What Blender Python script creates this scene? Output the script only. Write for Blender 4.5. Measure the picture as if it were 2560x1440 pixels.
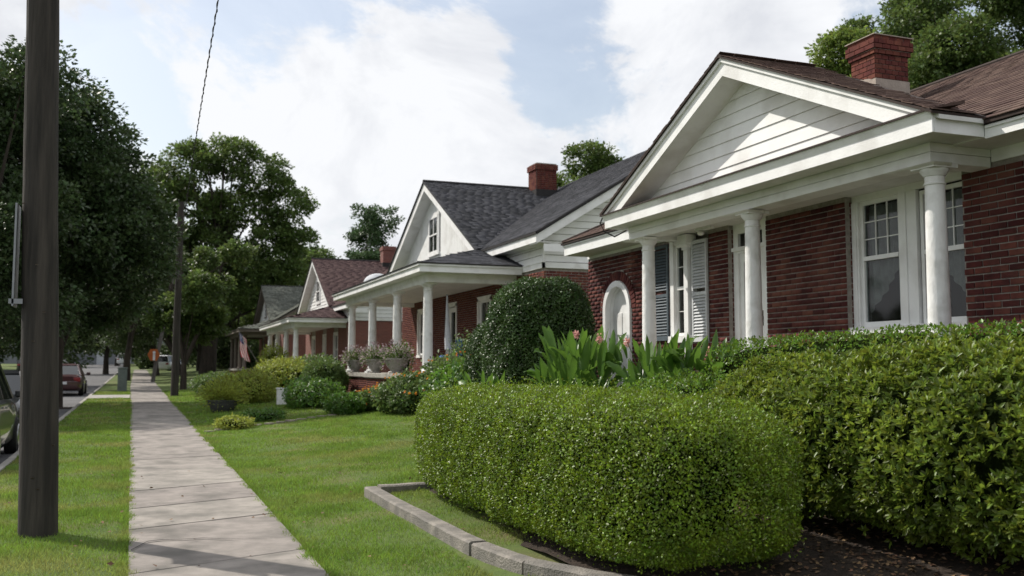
import bpy, math, random
import numpy as np
from mathutils import Vector, Matrix
random.seed(7); RNG = np.random.default_rng(11)
S = bpy.context.scene
for o in list(bpy.data.objects): bpy.data.objects.remove(o)
R = math.radians

# ---------------------------------------------------------------- camera
FPX, EYE = 2450.0, 1.6
YAW, PITCH = math.atan(935/FPX), math.atan(200/FPX)
cd = bpy.data.cameras.new('camera'); cam = bpy.data.objects.new('camera', cd); S.collection.objects.link(cam)
cd.sensor_width = 36; cd.lens = 36*FPX/2560; cd.clip_start = .05; cd.clip_end = 3000
cam.location = (0, 0, EYE); cam.rotation_euler = (math.pi/2+PITCH, 0, -YAW)
cd.dof.use_dof = True; cd.dof.focus_distance = 9.5; cd.dof.aperture_fstop = 2.4
S.camera = cam
# ---------------------------------------------------------------- sun, sky, exposure
SUN = Vector((-1, 1.22, 1.5)).normalized()
sl = bpy.data.lights.new('sun', 'SUN'); sl.energy = 4.8; sl.angle = R(.6); sl.color = (1, .94, .85)
so = bpy.data.objects.new('sun', sl); S.collection.objects.link(so); so.rotation_euler = SUN.to_track_quat('Z', 'Y').to_euler()
so.location = (-20, 20, 40)
W = bpy.data.worlds.new('World'); S.world = W; W.use_nodes = True
def world():
    nt = W.node_tree; nt.nodes.clear(); N = nt.nodes.new; L = nt.links.new
    out = N('ShaderNodeOutputWorld'); bg = N('ShaderNodeBackground'); L(bg.outputs[0], out.inputs[0])
    sky = N('ShaderNodeTexSky'); sky.sky_type = 'NISHITA'; sky.sun_disc = False
    sky.sun_elevation = math.asin(SUN.z); sky.sun_rotation = math.atan2(SUN.x, SUN.y)
    sky.air_density = 1.2; sky.dust_density = 2.5
    bg.inputs[1].default_value = .14
    tc = N('ShaderNodeTexCoord')
    def noise(scale, det, rough, off, dist=0):
        mp = N('ShaderNodeMapping'); mp.inputs['Location'].default_value = off; mp.inputs['Scale'].default_value = (1, 1, 1.5)
        L(tc.outputs['Generated'], mp.inputs[0])
        n = N('ShaderNodeTexNoise'); n.inputs['Scale'].default_value = scale; n.inputs['Detail'].default_value = det
        n.inputs['Roughness'].default_value = rough; n.inputs['Distortion'].default_value = dist
        L(mp.outputs[0], n.inputs['Vector']); return n.outputs['Fac']
    def m(op, a, b, clamp=False):
        n = N('ShaderNodeMath'); n.operation = op; n.use_clamp = clamp
        for i, v in enumerate((a, b)):
            if isinstance(v, (int, float)): n.inputs[i].default_value = v
            else: L(v, n.inputs[i])
        return n.outputs[0]
    # gaps in the cloud deck, each a direction in the sky
    fac = m('ADD', m('MULTIPLY', m('SUBTRACT', noise(3.6, 12, .62, (3.1, .4, 1.2), .4), .5), 2.3), .645)
    def hole(vec, r, amt):
        nonlocal fac
        n = N('ShaderNodeVectorMath'); n.operation = 'DOT_PRODUCT'; n.inputs[1].default_value = Vector(vec).normalized()
        L(tc.outputs['Generated'], n.inputs[0])
        q = N('ShaderNodeMapRange'); q.interpolation_type = 'SMOOTHSTEP'
        q.inputs['From Min'].default_value = math.cos(r); q.inputs['From Max'].default_value = 1
        q.inputs['To Min'].default_value = 0; q.inputs['To Max'].default_value = amt
        L(n.outputs['Value'], q.inputs[0]); fac = m('SUBTRACT', fac, q.outputs[0])
    for v, r, a in HOLES: hole(v, r, a)
    mask = N('ShaderNodeMapRange'); mask.interpolation_type = 'SMOOTHSTEP'
    mask.inputs['From Min'].default_value = .40; mask.inputs['From Max'].default_value = .58
    mask.inputs['To Min'].default_value = .34; mask.inputs['To Max'].default_value = 1
    L(fac, mask.inputs[0])
    shade = N('ShaderNodeMapRange'); shade.inputs['From Min'].default_value = .38; shade.inputs['From Max'].default_value = .56
    L(noise(4.6, 10, .6, (7.3, 2.2, 5.1), .5), shade.inputs[0])
    cc = N('ShaderNodeMix'); cc.data_type = 'RGBA'
    cc.inputs[6].default_value = (5.2, 5.35, 5.7, 1); cc.inputs[7].default_value = (6.6, 6.7, 6.9, 1)
    L(shade.outputs[0], cc.inputs[0])
    mx = N('ShaderNodeMix'); mx.data_type = 'RGBA'; L(mask.outputs[0], mx.inputs[0]); L(sky.outputs[0], mx.inputs[6]); L(cc.outputs[2], mx.inputs[7])
    L(mx.outputs[2], bg.inputs[0])
def ray(x, y):
    a = (x-1280)/FPX; b = (720-y)/FPX; s, c, sp, cp = math.sin(YAW), math.cos(YAW), math.sin(PITCH), math.cos(PITCH)
    return Vector((s*cp+a*c-b*s*sp, c*cp-a*s-b*c*sp, sp+b*cp)).normalized()
HOLES = [(ray(1400, 110), .085, .27), (ray(500, 90), .12, .22), (ray(90, 150), .12, .22), (ray(1330, 230), .06, .16),
         (ray(1490, 290), .05, .10), (ray(2500, -80), .2, .15), (ray(250, 250), .06, .12)]
world()
vs = S.view_settings; vs.view_transform = 'Standard'; vs.look = 'None'; vs.gamma = 1; vs.exposure = .06; vs.use_curve_mapping = False
S.render.engine = 'CYCLES'; S.cycles.use_denoising = True; S.cycles.max_bounces = 8; S.cycles.transparent_max_bounces = 12
S.cycles.diffuse_bounces = 4

# ---------------------------------------------------------------- materials
def mat(name, c1, c2=None, scale=4, rough=.8, bump=0, bscale=60, isl=0., spec=.3, trans=0, det=5, stretch=(1, 1, 1), lo=.35, hi=.65, objrand=False, metal=0, coat=0, c3=None, s3=.6):
    m = bpy.data.materials.new(name); m.use_nodes = True; nt = m.node_tree; N = nt.nodes.new; L = nt.links.new
    b = nt.nodes['Principled BSDF']; b.inputs['Roughness'].default_value = rough; b.inputs['Specular IOR Level'].default_value = spec
    b.inputs['Metallic'].default_value = metal; b.inputs['Coat Weight'].default_value = coat
    c1 = (*c1, 1); c2 = (*(c2 or [v*.75 for v in c1[:3]]), 1)
    g = N('ShaderNodeNewGeometry'); mp = N('ShaderNodeMapping'); mp.inputs['Scale'].default_value = stretch
    L(g.outputs['Position'], mp.inputs[0])
    n = N('ShaderNodeTexNoise'); n.inputs['Scale'].default_value = scale; n.inputs['Detail'].default_value = det; n.inputs['Roughness'].default_value = .6
    L(mp.outputs[0], n.inputs['Vector'])
    r = N('ShaderNodeMapRange'); r.inputs['From Min'].default_value = lo; r.inputs['From Max'].default_value = hi; L(n.outputs['Fac'], r.inputs[0])
    mx = N('ShaderNodeMix'); mx.data_type = 'RGBA'; mx.inputs[6].default_value = c1; mx.inputs[7].default_value = c2; L(r.outputs[0], mx.inputs[0])
    col = mx.outputs[2]
    if c3:
        n3 = N('ShaderNodeTexNoise'); n3.inputs['Scale'].default_value = s3; n3.inputs['Detail'].default_value = 4; L(g.outputs['Position'], n3.inputs['Vector'])
        r3 = N('ShaderNodeMapRange'); r3.inputs['From Min'].default_value = .5; r3.inputs['From Max'].default_value = .66; L(n3.outputs['Fac'], r3.inputs[0])
        m3 = N('ShaderNodeMix'); m3.data_type = 'RGBA'; m3.inputs[7].default_value = (*c3, 1); L(r3.outputs[0], m3.inputs[0]); L(col, m3.inputs[6]); col = m3.outputs[2]
    if isl:
        h = N('ShaderNodeHueSaturation'); v = N('ShaderNodeMapRange'); v.inputs['To Min'].default_value = 1-isl; v.inputs['To Max'].default_value = 1+isl
        if objrand:
            oi = N('ShaderNodeObjectInfo'); ad = N('ShaderNodeMath'); ad.operation = 'ADD'; L(oi.outputs['Random'], ad.inputs[0]); L(g.outputs['Random Per Island'], ad.inputs[1])
            fr = N('ShaderNodeMath'); fr.operation = 'FRACT'; L(ad.outputs[0], fr.inputs[0]); L(fr.outputs[0], v.inputs[0])
            hh = N('ShaderNodeMath'); hh.operation = 'MULTIPLY_ADD'; hh.inputs[1].default_value = .02; hh.inputs[2].default_value = .49; L(fr.outputs[0], hh.inputs[0]); L(hh.outputs[0], h.inputs['Hue'])
        else:
            L(g.outputs['Random Per Island'], v.inputs[0])
            hh = N('ShaderNodeMath'); hh.operation = 'MULTIPLY_ADD'; hh.inputs[1].default_value = .035; hh.inputs[2].default_value = .482; L(g.outputs['Random Per Island'], hh.inputs[0]); L(hh.outputs[0], h.inputs['Hue'])
        L(v.outputs[0], h.inputs['Value']); L(col, h.inputs['Color']); col = h.outputs[0]
    L(col, b.inputs['Base Color'])
    if bump:
        bn = N('ShaderNodeTexNoise'); bn.inputs['Scale'].default_value = bscale; bn.inputs['Detail'].default_value = 4; L(mp.outputs[0], bn.inputs['Vector'])
        bp = N('ShaderNodeBump'); bp.inputs['Strength'].default_value = bump; bp.inputs['Distance'].default_value = .02; L(bn.outputs['Fac'], bp.inputs['Height']); L(bp.outputs[0], b.inputs['Normal'])
    if trans:
        t = N('ShaderNodeBsdfTranslucent'); s = N('ShaderNodeMixShader'); s.inputs[0].default_value = trans
        hs = N('ShaderNodeHueSaturation'); hs.inputs['Hue'].default_value = .485; hs.inputs['Value'].default_value = 1.5; L(col, hs.inputs['Color']); L(hs.outputs[0], t.inputs[0])
        L(b.outputs[0], s.inputs[1]); L(t.outputs[0], s.inputs[2]); L(s.outputs[0], nt.nodes['Material Output'].inputs[0])
    return m
def glass(name, tint=(.9, .95, .95), clear=.8):
    m = bpy.data.materials.new(name); m.use_nodes = True; nt = m.node_tree; N = nt.nodes.new; L = nt.links.new
    for n in list(nt.nodes):
        if n.type == 'BSDF_PRINCIPLED': nt.nodes.remove(n)
    t = N('ShaderNodeBsdfTransparent'); t.inputs[0].default_value = (*[v*clear for v in tint], 1)
    gl = N('ShaderNodeBsdfGlossy'); gl.inputs['Roughness'].default_value = .04; fr = N('ShaderNodeFresnel'); fr.inputs[0].default_value = 1.5
    s = N('ShaderNodeMixShader'); ge = N('ShaderNodeNewGeometry'); fm = N('ShaderNodeMath'); fm.operation = 'SUBTRACT'; fm.use_clamp = True; L(fr.outputs[0], fm.inputs[0]); L(ge.outputs['Backfacing'], fm.inputs[1]); L(fm.outputs[0], s.inputs[0]); L(t.outputs[0], s.inputs[1]); L(gl.outputs[0], s.inputs[2]); L(s.outputs[0], nt.nodes['Material Output'].inputs[0])
    return m
M = dict(
    paint=mat('white_paint', (.80, .805, .80), (.71, .71, .70), 3, .55, .12, 40, lo=.45, hi=.8, c3=(.67, .665, .65), s3=2.4),
    column=mat('column_paint', (.78, .78, .77), (.68, .67, .65), 5, .5, .5, 16, lo=.5, hi=.75, stretch=(1, 1, .5), c3=(.62, .615, .59), s3=4.5),
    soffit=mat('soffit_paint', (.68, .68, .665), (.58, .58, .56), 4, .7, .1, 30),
    brick=mat('red_brick', (.112, .033, .028), (.062, .021, .020), 9, .88, .22, 90, isl=.42, objrand=True, spec=.15, c3=(.125, .048, .038), s3=1.3),
    brick2=mat('brown_red_brick', (.155, .050, .038), (.095, .032, .027), 7, .88, .3, 60, isl=.25, objrand=True, spec=.15),
    mortar=mat('mortar', (.34, .31, .28), (.22, .20, .18), 14, .95, .5, 120),
    cement=mat('cement_render', (.42, .36, .31), (.33, .28, .24), 6, .95, .3, 50),
    shbrown=mat('brown_shingles', (.135, .092, .078), (.088, .060, .053), 8, .95, .5, 180, isl=.22, objrand=True, spec=.1),
    shgrey=mat('charcoal_shingles', (.075, .077, .086), (.045, .047, .055), 7, .95, .5, 180, isl=.38, objrand=True, spec=.1),
    shred=mat('maroon_shingles', (.115, .075, .073), (.085, .056, .056), 5, .95, .5, 90, isl=.2, objrand=True, spec=.1),
    shgreen=mat('grey_green_shingles', (.17, .18, .155), (.10, .105, .09), 6, .95, .5, 90, isl=.3, objrand=True, spec=.1),
    edge=mat('dark_drip_edge', (.028, .026, .026), (.018, .017, .017), 5, .6),
    edgebrown=mat('brown_roof_edge', (.05, .035, .03), (.03, .022, .02), 9, .9),
    concrete=mat('sidewalk_concrete', (.33, .298, .27), (.215, .197, .178), 3.5, .93, .5, 160, det=9, c3=(.155, .145, .13), s3=1.6, isl=.07, objrand=True),
    kerb=mat('kerb_concrete', (.36, .34, .31), (.25, .24, .22), 3, .93, .4, 70),
    stone=mat('edging_stone', (.29, .265, .235), (.16, .15, .135), 6, .95, .8, 70, det=8, c3=(.17, .16, .145), s3=2.5),
    asphalt=mat('asphalt', (.14, .138, .14), (.095, .095, .10), 1.2, .95, .4, 150),
    dark=mat('dark_gap', (.015, .014, .013), (.01, .01, .01), 5, 1),
    soil=mat('mulch_soil', (.055, .040, .030), (.025, .019, .015), 14, 1, .9, 60),
    lawn=mat('lawn_ground', (.10, .145, .034), (.065, .10, .026), 9, 1, .6, 60, c3=(.13, .125, .05), s3=.9),
    grass=mat('grass_blades', (.18, .285, .043), (.115, .20, .03), 2.2, .6, 0, isl=.4, trans=.35, spec=.3, c3=(.235, .26, .075), s3=.8),
    wood=mat('creosote_pole', (.062, .054, .046), (.026, .024, .021), 12, .9, .9, 30, stretch=(1, 1, .08)),
    wood2=mat('weathered_pole', (.13, .12, .11), (.07, .065, .06), 8, .9, .6, 30, stretch=(1, 1, .08)),
    bark=mat('bark', (.062, .050, .040), (.028, .023, .019), 6, .95, .9, 12, stretch=(1, 1, .3)),
    metal=mat('galvanised_metal', (.25, .26, .27), (.2, .21, .22), 6, .4, metal=.7),
    glass=glass('window_glass', clear=.78), carglass=glass('car_glass', (.3, .33, .33), .5),
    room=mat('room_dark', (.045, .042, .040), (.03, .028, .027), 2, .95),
    curtain=mat('lace_curtain', (.42, .41, .39), (.30, .29, .27), 9, .9, trans=.1),
    shutter=mat('blue_grey_shutter', (.090, .112, .130), (.060, .078, .092), 6, .6, .2, 60),
    shutterw=mat('reflected_light_shutter', (.56, .575, .59), (.47, .485, .50), 6, .65, .2, 60),  # pale tone stands for light reflected off the right shutter's slats
    tyre=mat('rubber', (.015, .015, .015), (.01, .01, .01), 4, .8), rim=mat('wheel_rim', (.35, .35, .36), (.25, .25, .26), 4, .3, metal=.9),
    redlens=mat('red_lens', (.25, .01, .01), (.2, .01, .01), 4, .2, spec=.6), lamp=mat('clear_lens', (.6, .6, .58), (.5, .5, .5), 4, .15, spec=.6),
    orange=mat('orange_sign', (.42, .11, .025), (.34, .09, .02), 4, .5), mark=mat('pale_sign_mark', (.7, .72, .74), (.6, .6, .62), 4, .5),
    utility=mat('utility_green_grey', (.16, .19, .18), (.12, .14, .13), 5, .6), bowl=mat('grey_planter', (.085, .085, .088), (.06, .06, .06), 8, .8),
    urn=mat('urn_stone', (.36, .345, .31), (.25, .235, .21), 9, .9, .4, 60), blue=mat('blue_cloth', (.03, .12, .33), (.02, .08, .24), 6, .8),
    canvas=mat('pale_canvas', (.55, .57, .60), (.42, .44, .47), 6, .8), brass=mat('dark_brass', (.07, .055, .04), (.04, .03, .02), 5, .4, metal=.8),
    flagred=mat('flag_red', (.42, .03, .04), (.36, .025, .035), 4, .75, trans=.2), flagwhite=mat('flag_white', (.68, .66, .66), (.6, .58, .58), 4, .75, trans=.2),
    flagblue=mat('flag_blue', (.02, .03, .12), (.015, .025, .1), 4, .75),
    rubble=mat('garden_stone', (.30, .26, .22), (.19, .165, .14), 6, .95, .6, 30), leaflitter=mat('leaf_litter', (.22, .13, .075), (.13, .085, .05), 8, .9, isl=.4),
    grey_wall=mat('far_grey_wall', (.20, .21, .23), (.15, .16, .175), .6, .9),
    trimbrown=mat('shaded_brown_trim', (.17, .14, .12), (.13, .11, .095), 3, .7),  # brown trim and columns, colour darkened for tree shade over the farthest porch
    siding=mat('siding_paint', (.80, .81, .80), (.72, .725, .72), 2.5, .55, .1, 40, lo=.45, hi=.8, c3=(.66, .66, .64), s3=1.6),
)
# foliage: base colour, second colour
def leafmat(name, a, b, rough=.42, trans=.3, spec=.5, isl=.4, scale=3):
    return mat(name, a, b, scale, rough, isl=isl, trans=trans, spec=spec)
LM = dict(
    box=leafmat('boxwood_leaf', (.175, .255, .020), (.085, .145, .012), .42, .26, .35, .6, 5),
    aza=leafmat('azalea_leaf', (.165, .225, .028), (.085, .135, .018), .42, .36, .4, .45, 3),
    hedge=leafmat('hedge_leaf', (.115, .21, .022), (.07, .14, .016), .42, .36, .4, .5, 4),
    holly=leafmat('holly_leaf', (.062, .115, .026), (.034, .070, .017), .42, .14, .5, .4, 3),
    canna=leafmat('canna_leaf', (.09, .185, .026), (.055, .125, .02), .4, .38, .5, .3, 3),
    bed=leafmat('garden_leaf', (.12, .18, .045), (.065, .12, .03), .5, .3, .4, .45, 4),
    yellow=leafmat('yellow_green_leaf', (.27, .31, .05), (.17, .22, .04), .55, .35, .3, .4, 3),
    tree=leafmat('tree_leaf', (.10, .15, .038), (.06, .10, .026), .45, .38, .4, .45, .8),
    kerb=leafmat('kerbside_tree_leaf', (.062, .098, .034), (.034, .062, .023), .45, .28, .4, .45, .8),
    treelight=leafmat('light_tree_leaf', (.17, .235, .05), (.10, .155, .034), .45, .35, .4, .45, .8),
    treedark=leafmat('dark_tree_leaf', (.062, .094, .03), (.04, .066, .022), .5, .3, .35, .45, .6),
    treeblue=leafmat('blue_green_leaf', (.065, .115, .045), (.042, .08, .03), .5, .28, .35, .45, .8),
    pink=leafmat('pink_petal', (.70, .42, .38), (.58, .32, .27), .6, .3, .2, .2), orangef=leafmat('orange_petal', (.60, .20, .02), (.55, .30, .03), .6, .3, .2, .2),
    lav=leafmat('mauve_petal', (.30, .22, .25), (.40, .34, .34), .6, .3, .2, .3), twig=mat('twig', (.05, .035, .022), (.03, .02, .014), 9, .9),
)

# ---------------------------------------------------------------- object helpers
ORG = {}
def tag(o, label=None, cat=None, group=None, kind=None):
    if label: o['label'] = label
    if cat: o['category'] = cat
    if group: o['group'] = group
    if kind: o['kind'] = kind
    return o
def thing(name, label, cat, loc, group=None, rz=0):
    o = bpy.data.objects.new(name, None); o.empty_display_size = .2; S.collection.objects.link(o)
    o.location = loc; o.rotation_euler = (0, 0, rz); ORG[o] = Vector(loc)
    return tag(o, label, cat, group)
class B:
    def __init__(s): s.v = []; s.f = []; s.mi = []
    def add(s, V, F, mi=0):
        n = len(s.v); s.v += [tuple(p) for p in V]; s.f += [tuple(i+n for i in f) for f in F]; s.mi += [mi]*len(F); return s
    def box(s, x0, x1, y0, y1, z0, z1, mi=0):
        x0, x1 = sorted((x0, x1)); y0, y1 = sorted((y0, y1)); z0, z1 = sorted((z0, z1))
        return s.add([(x0, y0, z0), (x1, y0, z0), (x1, y1, z0), (x0, y1, z0), (x0, y0, z1), (x1, y0, z1), (x1, y1, z1), (x0, y1, z1)],
                     [(0, 3, 2, 1), (4, 5, 6, 7), (0, 1, 5, 4), (1, 2, 6, 5), (2, 3, 7, 6), (3, 0, 4, 7)], mi)
    def hexa(s, A, Bq, mi=0):   # two quads with matching corners
        return s.add(list(A)+list(Bq), [(0, 3, 2, 1), (4, 5, 6, 7), (0, 1, 5, 4), (1, 2, 6, 5), (2, 3, 7, 6), (3, 0, 4, 7)], mi)
    def slab(s, P, t, mi=0):    # polygon P and its copy t lower
        n = len(P); V = list(P)+[(x, y, z-t) for x, y, z in P]
        return s.add(V, [tuple(range(n)), tuple(range(2*n-1, n-1, -1))]+[(i, i+n, (i+1) % n+n, (i+1) % n) for i in range(n)], mi)
    def prism(s, P, d, mi=0):   # polygon extruded by vector d
        n = len(P); d = Vector(d); V = [tuple(p) for p in P]+[tuple(Vector(p)+d) for p in P]
        return s.add(V, [tuple(range(n-1, -1, -1)), tuple(range(n, 2*n))]+[(i, (i+1) % n, (i+1) % n+n, i+n) for i in range(n)], mi)
    def lathe(s, prof, c, n=20, mi=0):
        V = []; F = []
        for r, z in prof:
            for k in range(n): a = 2*math.pi*k/n; V.append((c[0]+r*math.cos(a), c[1]+r*math.sin(a), c[2]+z))
        m = len(prof)
        for i in range(m-1):
            for k in range(n): k2 = (k+1) % n; F.append((i*n+k, i*n+k2, (i+1)*n+k2, (i+1)*n+k))
        F += [tuple(range(n-1, -1, -1)), tuple(range((m-1)*n, m*n))]
        return s.add(V, F, mi)
    def tube(s, pts, rad, n=8, mi=0):
        pts = [Vector(p) for p in pts]; V = []; F = []
        for i, p in enumerate(pts):
            d = (pts[min(i+1, len(pts)-1)]-pts[max(i-1, 0)]).normalized(); a = d.orthogonal().normalized() if abs(d.z) < .99 else Vector((1, 0, 0)); b = d.cross(a).normalized(); a = b.cross(d)
            r = rad[i] if isinstance(rad, (list, tuple)) else rad
            for k in range(n): t = 2*math.pi*k/n; V.append(p+a*(r*math.cos(t))+b*(r*math.sin(t)))
        for i in range(len(pts)-1):
            for k in range(n): k2 = (k+1) % n; F.append((i*n+k, i*n+k2, (i+1)*n+k2, (i+1)*n+k))
        F += [tuple(range(n-1, -1, -1)), tuple(range((len(pts)-1)*n, len(pts)*n))]
        return s.add(V, F, mi)
def link(name, me, parent=None, loc=(0, 0, 0)):
    o = bpy.data.objects.new(name, me); S.collection.objects.link(o)
    if parent is not None: o.parent = parent; ORG[o] = ORG.get(parent, Vector((0, 0, 0)))
    o.location = loc; return o
def build(name, b, mats, parent=None, smooth=False, kind=None, local=False, fix=True, bevel=0):
    me = bpy.data.meshes.new(name); off = Vector((0, 0, 0)) if (parent is None or local) else ORG[parent]
    me.from_pydata([(x-off.x, y-off.y, z-off.z) for x, y, z in b.v], [], b.f)
    for m in (mats if isinstance(mats, list) else [mats]): me.materials.append(m)
    me.polygons.foreach_set('material_index', b.mi)
    if fix:
        import bmesh
        bm = bmesh.new(); bm.from_mesh(me); bmesh.ops.recalc_face_normals(bm, faces=bm.faces)
        if bevel: bmesh.ops.bevel(bm, geom=bm.edges[:], offset=bevel, segments=1, affect='EDGES')
        bm.to_mesh(me); bm.free()
    if smooth:
        me.polygons.foreach_set('use_smooth', [True]*len(me.polygons)); me.set_sharp_from_angle(angle=R(40)) if hasattr(me, 'set_sharp_from_angle') else None
    o = link(name, me, parent)
    if kind: o['kind'] = kind
    return o
def nparr(name, V, F, mt, parent=None, kind=None, smooth=False):
    """V (n,3), F (m,3) triangles"""
    me = bpy.data.meshes.new(name); V = np.asarray(V, np.float32)
    if parent is not None: V = V-np.array(ORG[parent], np.float32)
    me.vertices.add(len(V)); me.vertices.foreach_set('co', V.ravel())
    me.loops.add(F.size); me.loops.foreach_set('vertex_index', F.ravel().astype(np.int32))
    me.polygons.add(len(F)); me.polygons.foreach_set('loop_start', np.arange(0, F.size, F.shape[1], dtype=np.int32))
    me.polygons.foreach_set('loop_total', np.full(len(F), F.shape[1], np.int32))
    if smooth: me.polygons.foreach_set('use_smooth', np.ones(len(F), bool))
    me.materials.append(mt); me.update(calc_edges=True); me.validate()
    o = link(name, me, parent)
    if kind: o['kind'] = kind
    return o
# terrain
def zp(Y): return .01*Y+(.00003*(min(Y, 220)-60)**2 if Y > 60 else 0)
def g(X, Y):
    z = zp(Y)
    if X > 1.45: z += .07*min(X-1.45, 7.5)
    return z
gv = np.vectorize(g)
def inview(p):
    v = Vector(p)-Vector((0, 0, EYE)); s, c, sp, cp = math.sin(YAW), math.cos(YAW), math.sin(PITCH), math.cos(PITCH)
    d = v.dot(Vector((s*cp, c*cp, sp))); r = v.dot(Vector((c, -s, 0))); u = v.dot(Vector((-s*sp, -c*sp, cp)))
    return d > .1 and abs(r/d) < .54 and abs(u/d) < .31
# unit brick / shingle meshes
def unit_mesh(name, mt, bev=.06):
    import bmesh
    bm = bmesh.new(); bmesh.ops.create_cube(bm, size=1)
    me = bpy.data.meshes.new(name); bm.to_mesh(me); bm.free(); me.materials.append(mt); return me
UNIT = {}
def pieces(lst, name, mt, parent, quota, vis=True, jit=0):
    """lst of (centre, size, rotation matrix or None): the nearest in view become objects of their own, the rest one part"""
    cands = [i for i, (c, s, m) in enumerate(lst) if inview(c)] if vis else list(range(len(lst)))
    cands.sort(key=lambda i: (Vector(lst[i][0])-cam.location).length); own = set(cands[:quota])
    key = (name, mt.name)
    if key not in UNIT: UNIT[key] = unit_mesh(name, mt)
    cube = np.array([(x, y, z) for x in (-.5, .5) for y in (-.5, .5) for z in (-.5, .5)]); Q = np.array([(0, 1, 3, 2), (4, 6, 7, 5), (0, 4, 5, 1), (2, 3, 7, 6), (0, 2, 6, 4), (1, 5, 7, 3)])
    VV = []; FF = []; k = 0
    for i, (c, s, m) in enumerate(lst):
        c = Vector(c); mm = m or Matrix.Identity(3)
        if jit: mm = mm @ Matrix.Rotation(random.gauss(0, jit), 3, 'Z')
        if i in own:
            o = bpy.data.objects.new(name, UNIT[key]); S.collection.objects.link(o); o.parent = parent
            o.matrix_basis = Matrix.Translation(c-ORG[parent]) @ mm.to_4x4() @ Matrix.Diagonal((*s, 1))
        else:
            VV.append((cube*np.array(s)) @ np.array(mm).T+np.array(c)); FF.append(Q+8*k); k += 1
    if VV: nparr(name, np.concatenate(VV), np.concatenate(FF), mt, parent, 'stuff')
def brick_courses(plane, at, a0, a1, z0, z1, face, cut=lambda z: [], L_=.205, H_=.0677, depth=.06):
    """bricks on a wall: plane 'X' (runs along Y) or 'Y' (runs along X); face = outer coordinate"""
    out = []; k = math.ceil(z0/H_)
    while (k+1)*H_ <= z1+.01:
        zc = (k+.5)*H_; a = math.floor(a0/L_)*L_-(L_/2 if k % 2 else 0)
        while a < a1:
            segs = [(max(a, a0), min(a+L_, a1))]
            for (c0, c1) in cut(zc): segs = [q for s0, s1 in segs for q in ((s0, min(s1, c0)), (max(s0, c1), s1)) if q[1]-q[0] > .03]
            for b0, b1 in segs:
                if b1-b0 < .03: continue
                w = b1-b0-.016; pr = random.gauss(0, .0014); ac = (b0+b1)/2
                if plane == 'X': out.append(((face+depth/2+pr, ac, zc), (depth, w, H_-.0145), None))
                else: out.append(((ac, face+depth/2+pr, zc), (w, depth, H_-.0145), None))
            a += L_
        k += 1
    return out
def shingles(O, u, v, nu, clip, W_=.30, E_=.13, umax=20, vmax=10, off=.012):
    """O lower corner on the roof plane, u along eave, v up the slope (unit vectors)"""
    O, u, v = Vector(O), Vector(u).normalized(), Vector(v).normalized(); n = u.cross(v)
    if n.z < 0: n = -n
    tilt = Matrix.Rotation(0, 3, 'X'); mm = Matrix((u, v, n)).transposed()
    if mm.determinant() < 0: mm = Matrix((-u, v, n)).transposed()
    mm = mm @ Matrix.Rotation(R(-3.2), 3, 'X'); out = []; j = 0
    while j*E_ < vmax:
        i = 0; sh = random.random()*W_
        while i*W_ < umax+W_:
            ua, ub = max(0, i*W_+sh-W_), min(umax, i*W_+sh); i += 1
            if ub-ua < .03: continue
            c = O+u*((ua+ub)/2)+v*(j*E_+E_*.5)
            if clip(c): out.append((c+n*(off+random.random()*.003), (ub-ua-.005, E_*1.10+random.choice((0, 0, .004, -.004)), .008), mm))
        j += 1
    return out

# ---------------------------------------------------------------- foliage helpers
def nrm(a): return a/np.maximum(np.linalg.norm(a, axis=1, keepdims=True), 1e-9)
T4 = (np.array([(0, 0, 0), (.45, .30, .08), (1, 0, 0), (.45, -.30, .08)]), np.array([(0, 2, 1), (0, 3, 2)]))
T7 = (np.array([(0, 0, 0), (.35, .15, .06), (.72, .15, .04), (1, 0, -.08), (.72, -.15, .04), (.35, -.15, .06), (.5, 0, -.02)]),
      np.array([(6, 1, 0), (6, 2, 1), (6, 3, 2), (6, 4, 3), (6, 5, 4), (6, 0, 5)]))
TB = (np.array([(0, -.5, 0), (0, .5, 0), (1, 0, 0)]), np.array([(0, 1, 2)]))
def leaves(P, D, U, size, T, width=1.):
    D = nrm(D); Sd = nrm(np.cross(U, D)); Nn = np.cross(D, Sd); t, f = T; k = len(t)
    sz = np.asarray(size).reshape(-1, 1, 1)*np.ones((len(P), 1, 1))
    V = P[:, None, :]+sz*(t[None, :, 0:1]*D[:, None, :]+width*t[None, :, 1:2]*Sd[:, None, :]+t[None, :, 2:3]*Nn[:, None, :])
    F = f[None]+(np.arange(len(P))*k)[:, None, None]
    return V.reshape(-1, 3), F.reshape(-1, 3)
def lump(P, amp, f=1.):
    x, y, z = P[:, 0]*f, P[:, 1]*f, P[:, 2]*f
    return amp*(np.sin(2.1*x+1.3*np.sin(1.7*y)+.5)+np.sin(2.7*y+z*1.9+1)+.7*np.sin(4.3*x-3.1*z+2*np.sin(2*y))+.6*np.sin(6.7*z+5.9*y-3*x))/3.3
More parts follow.
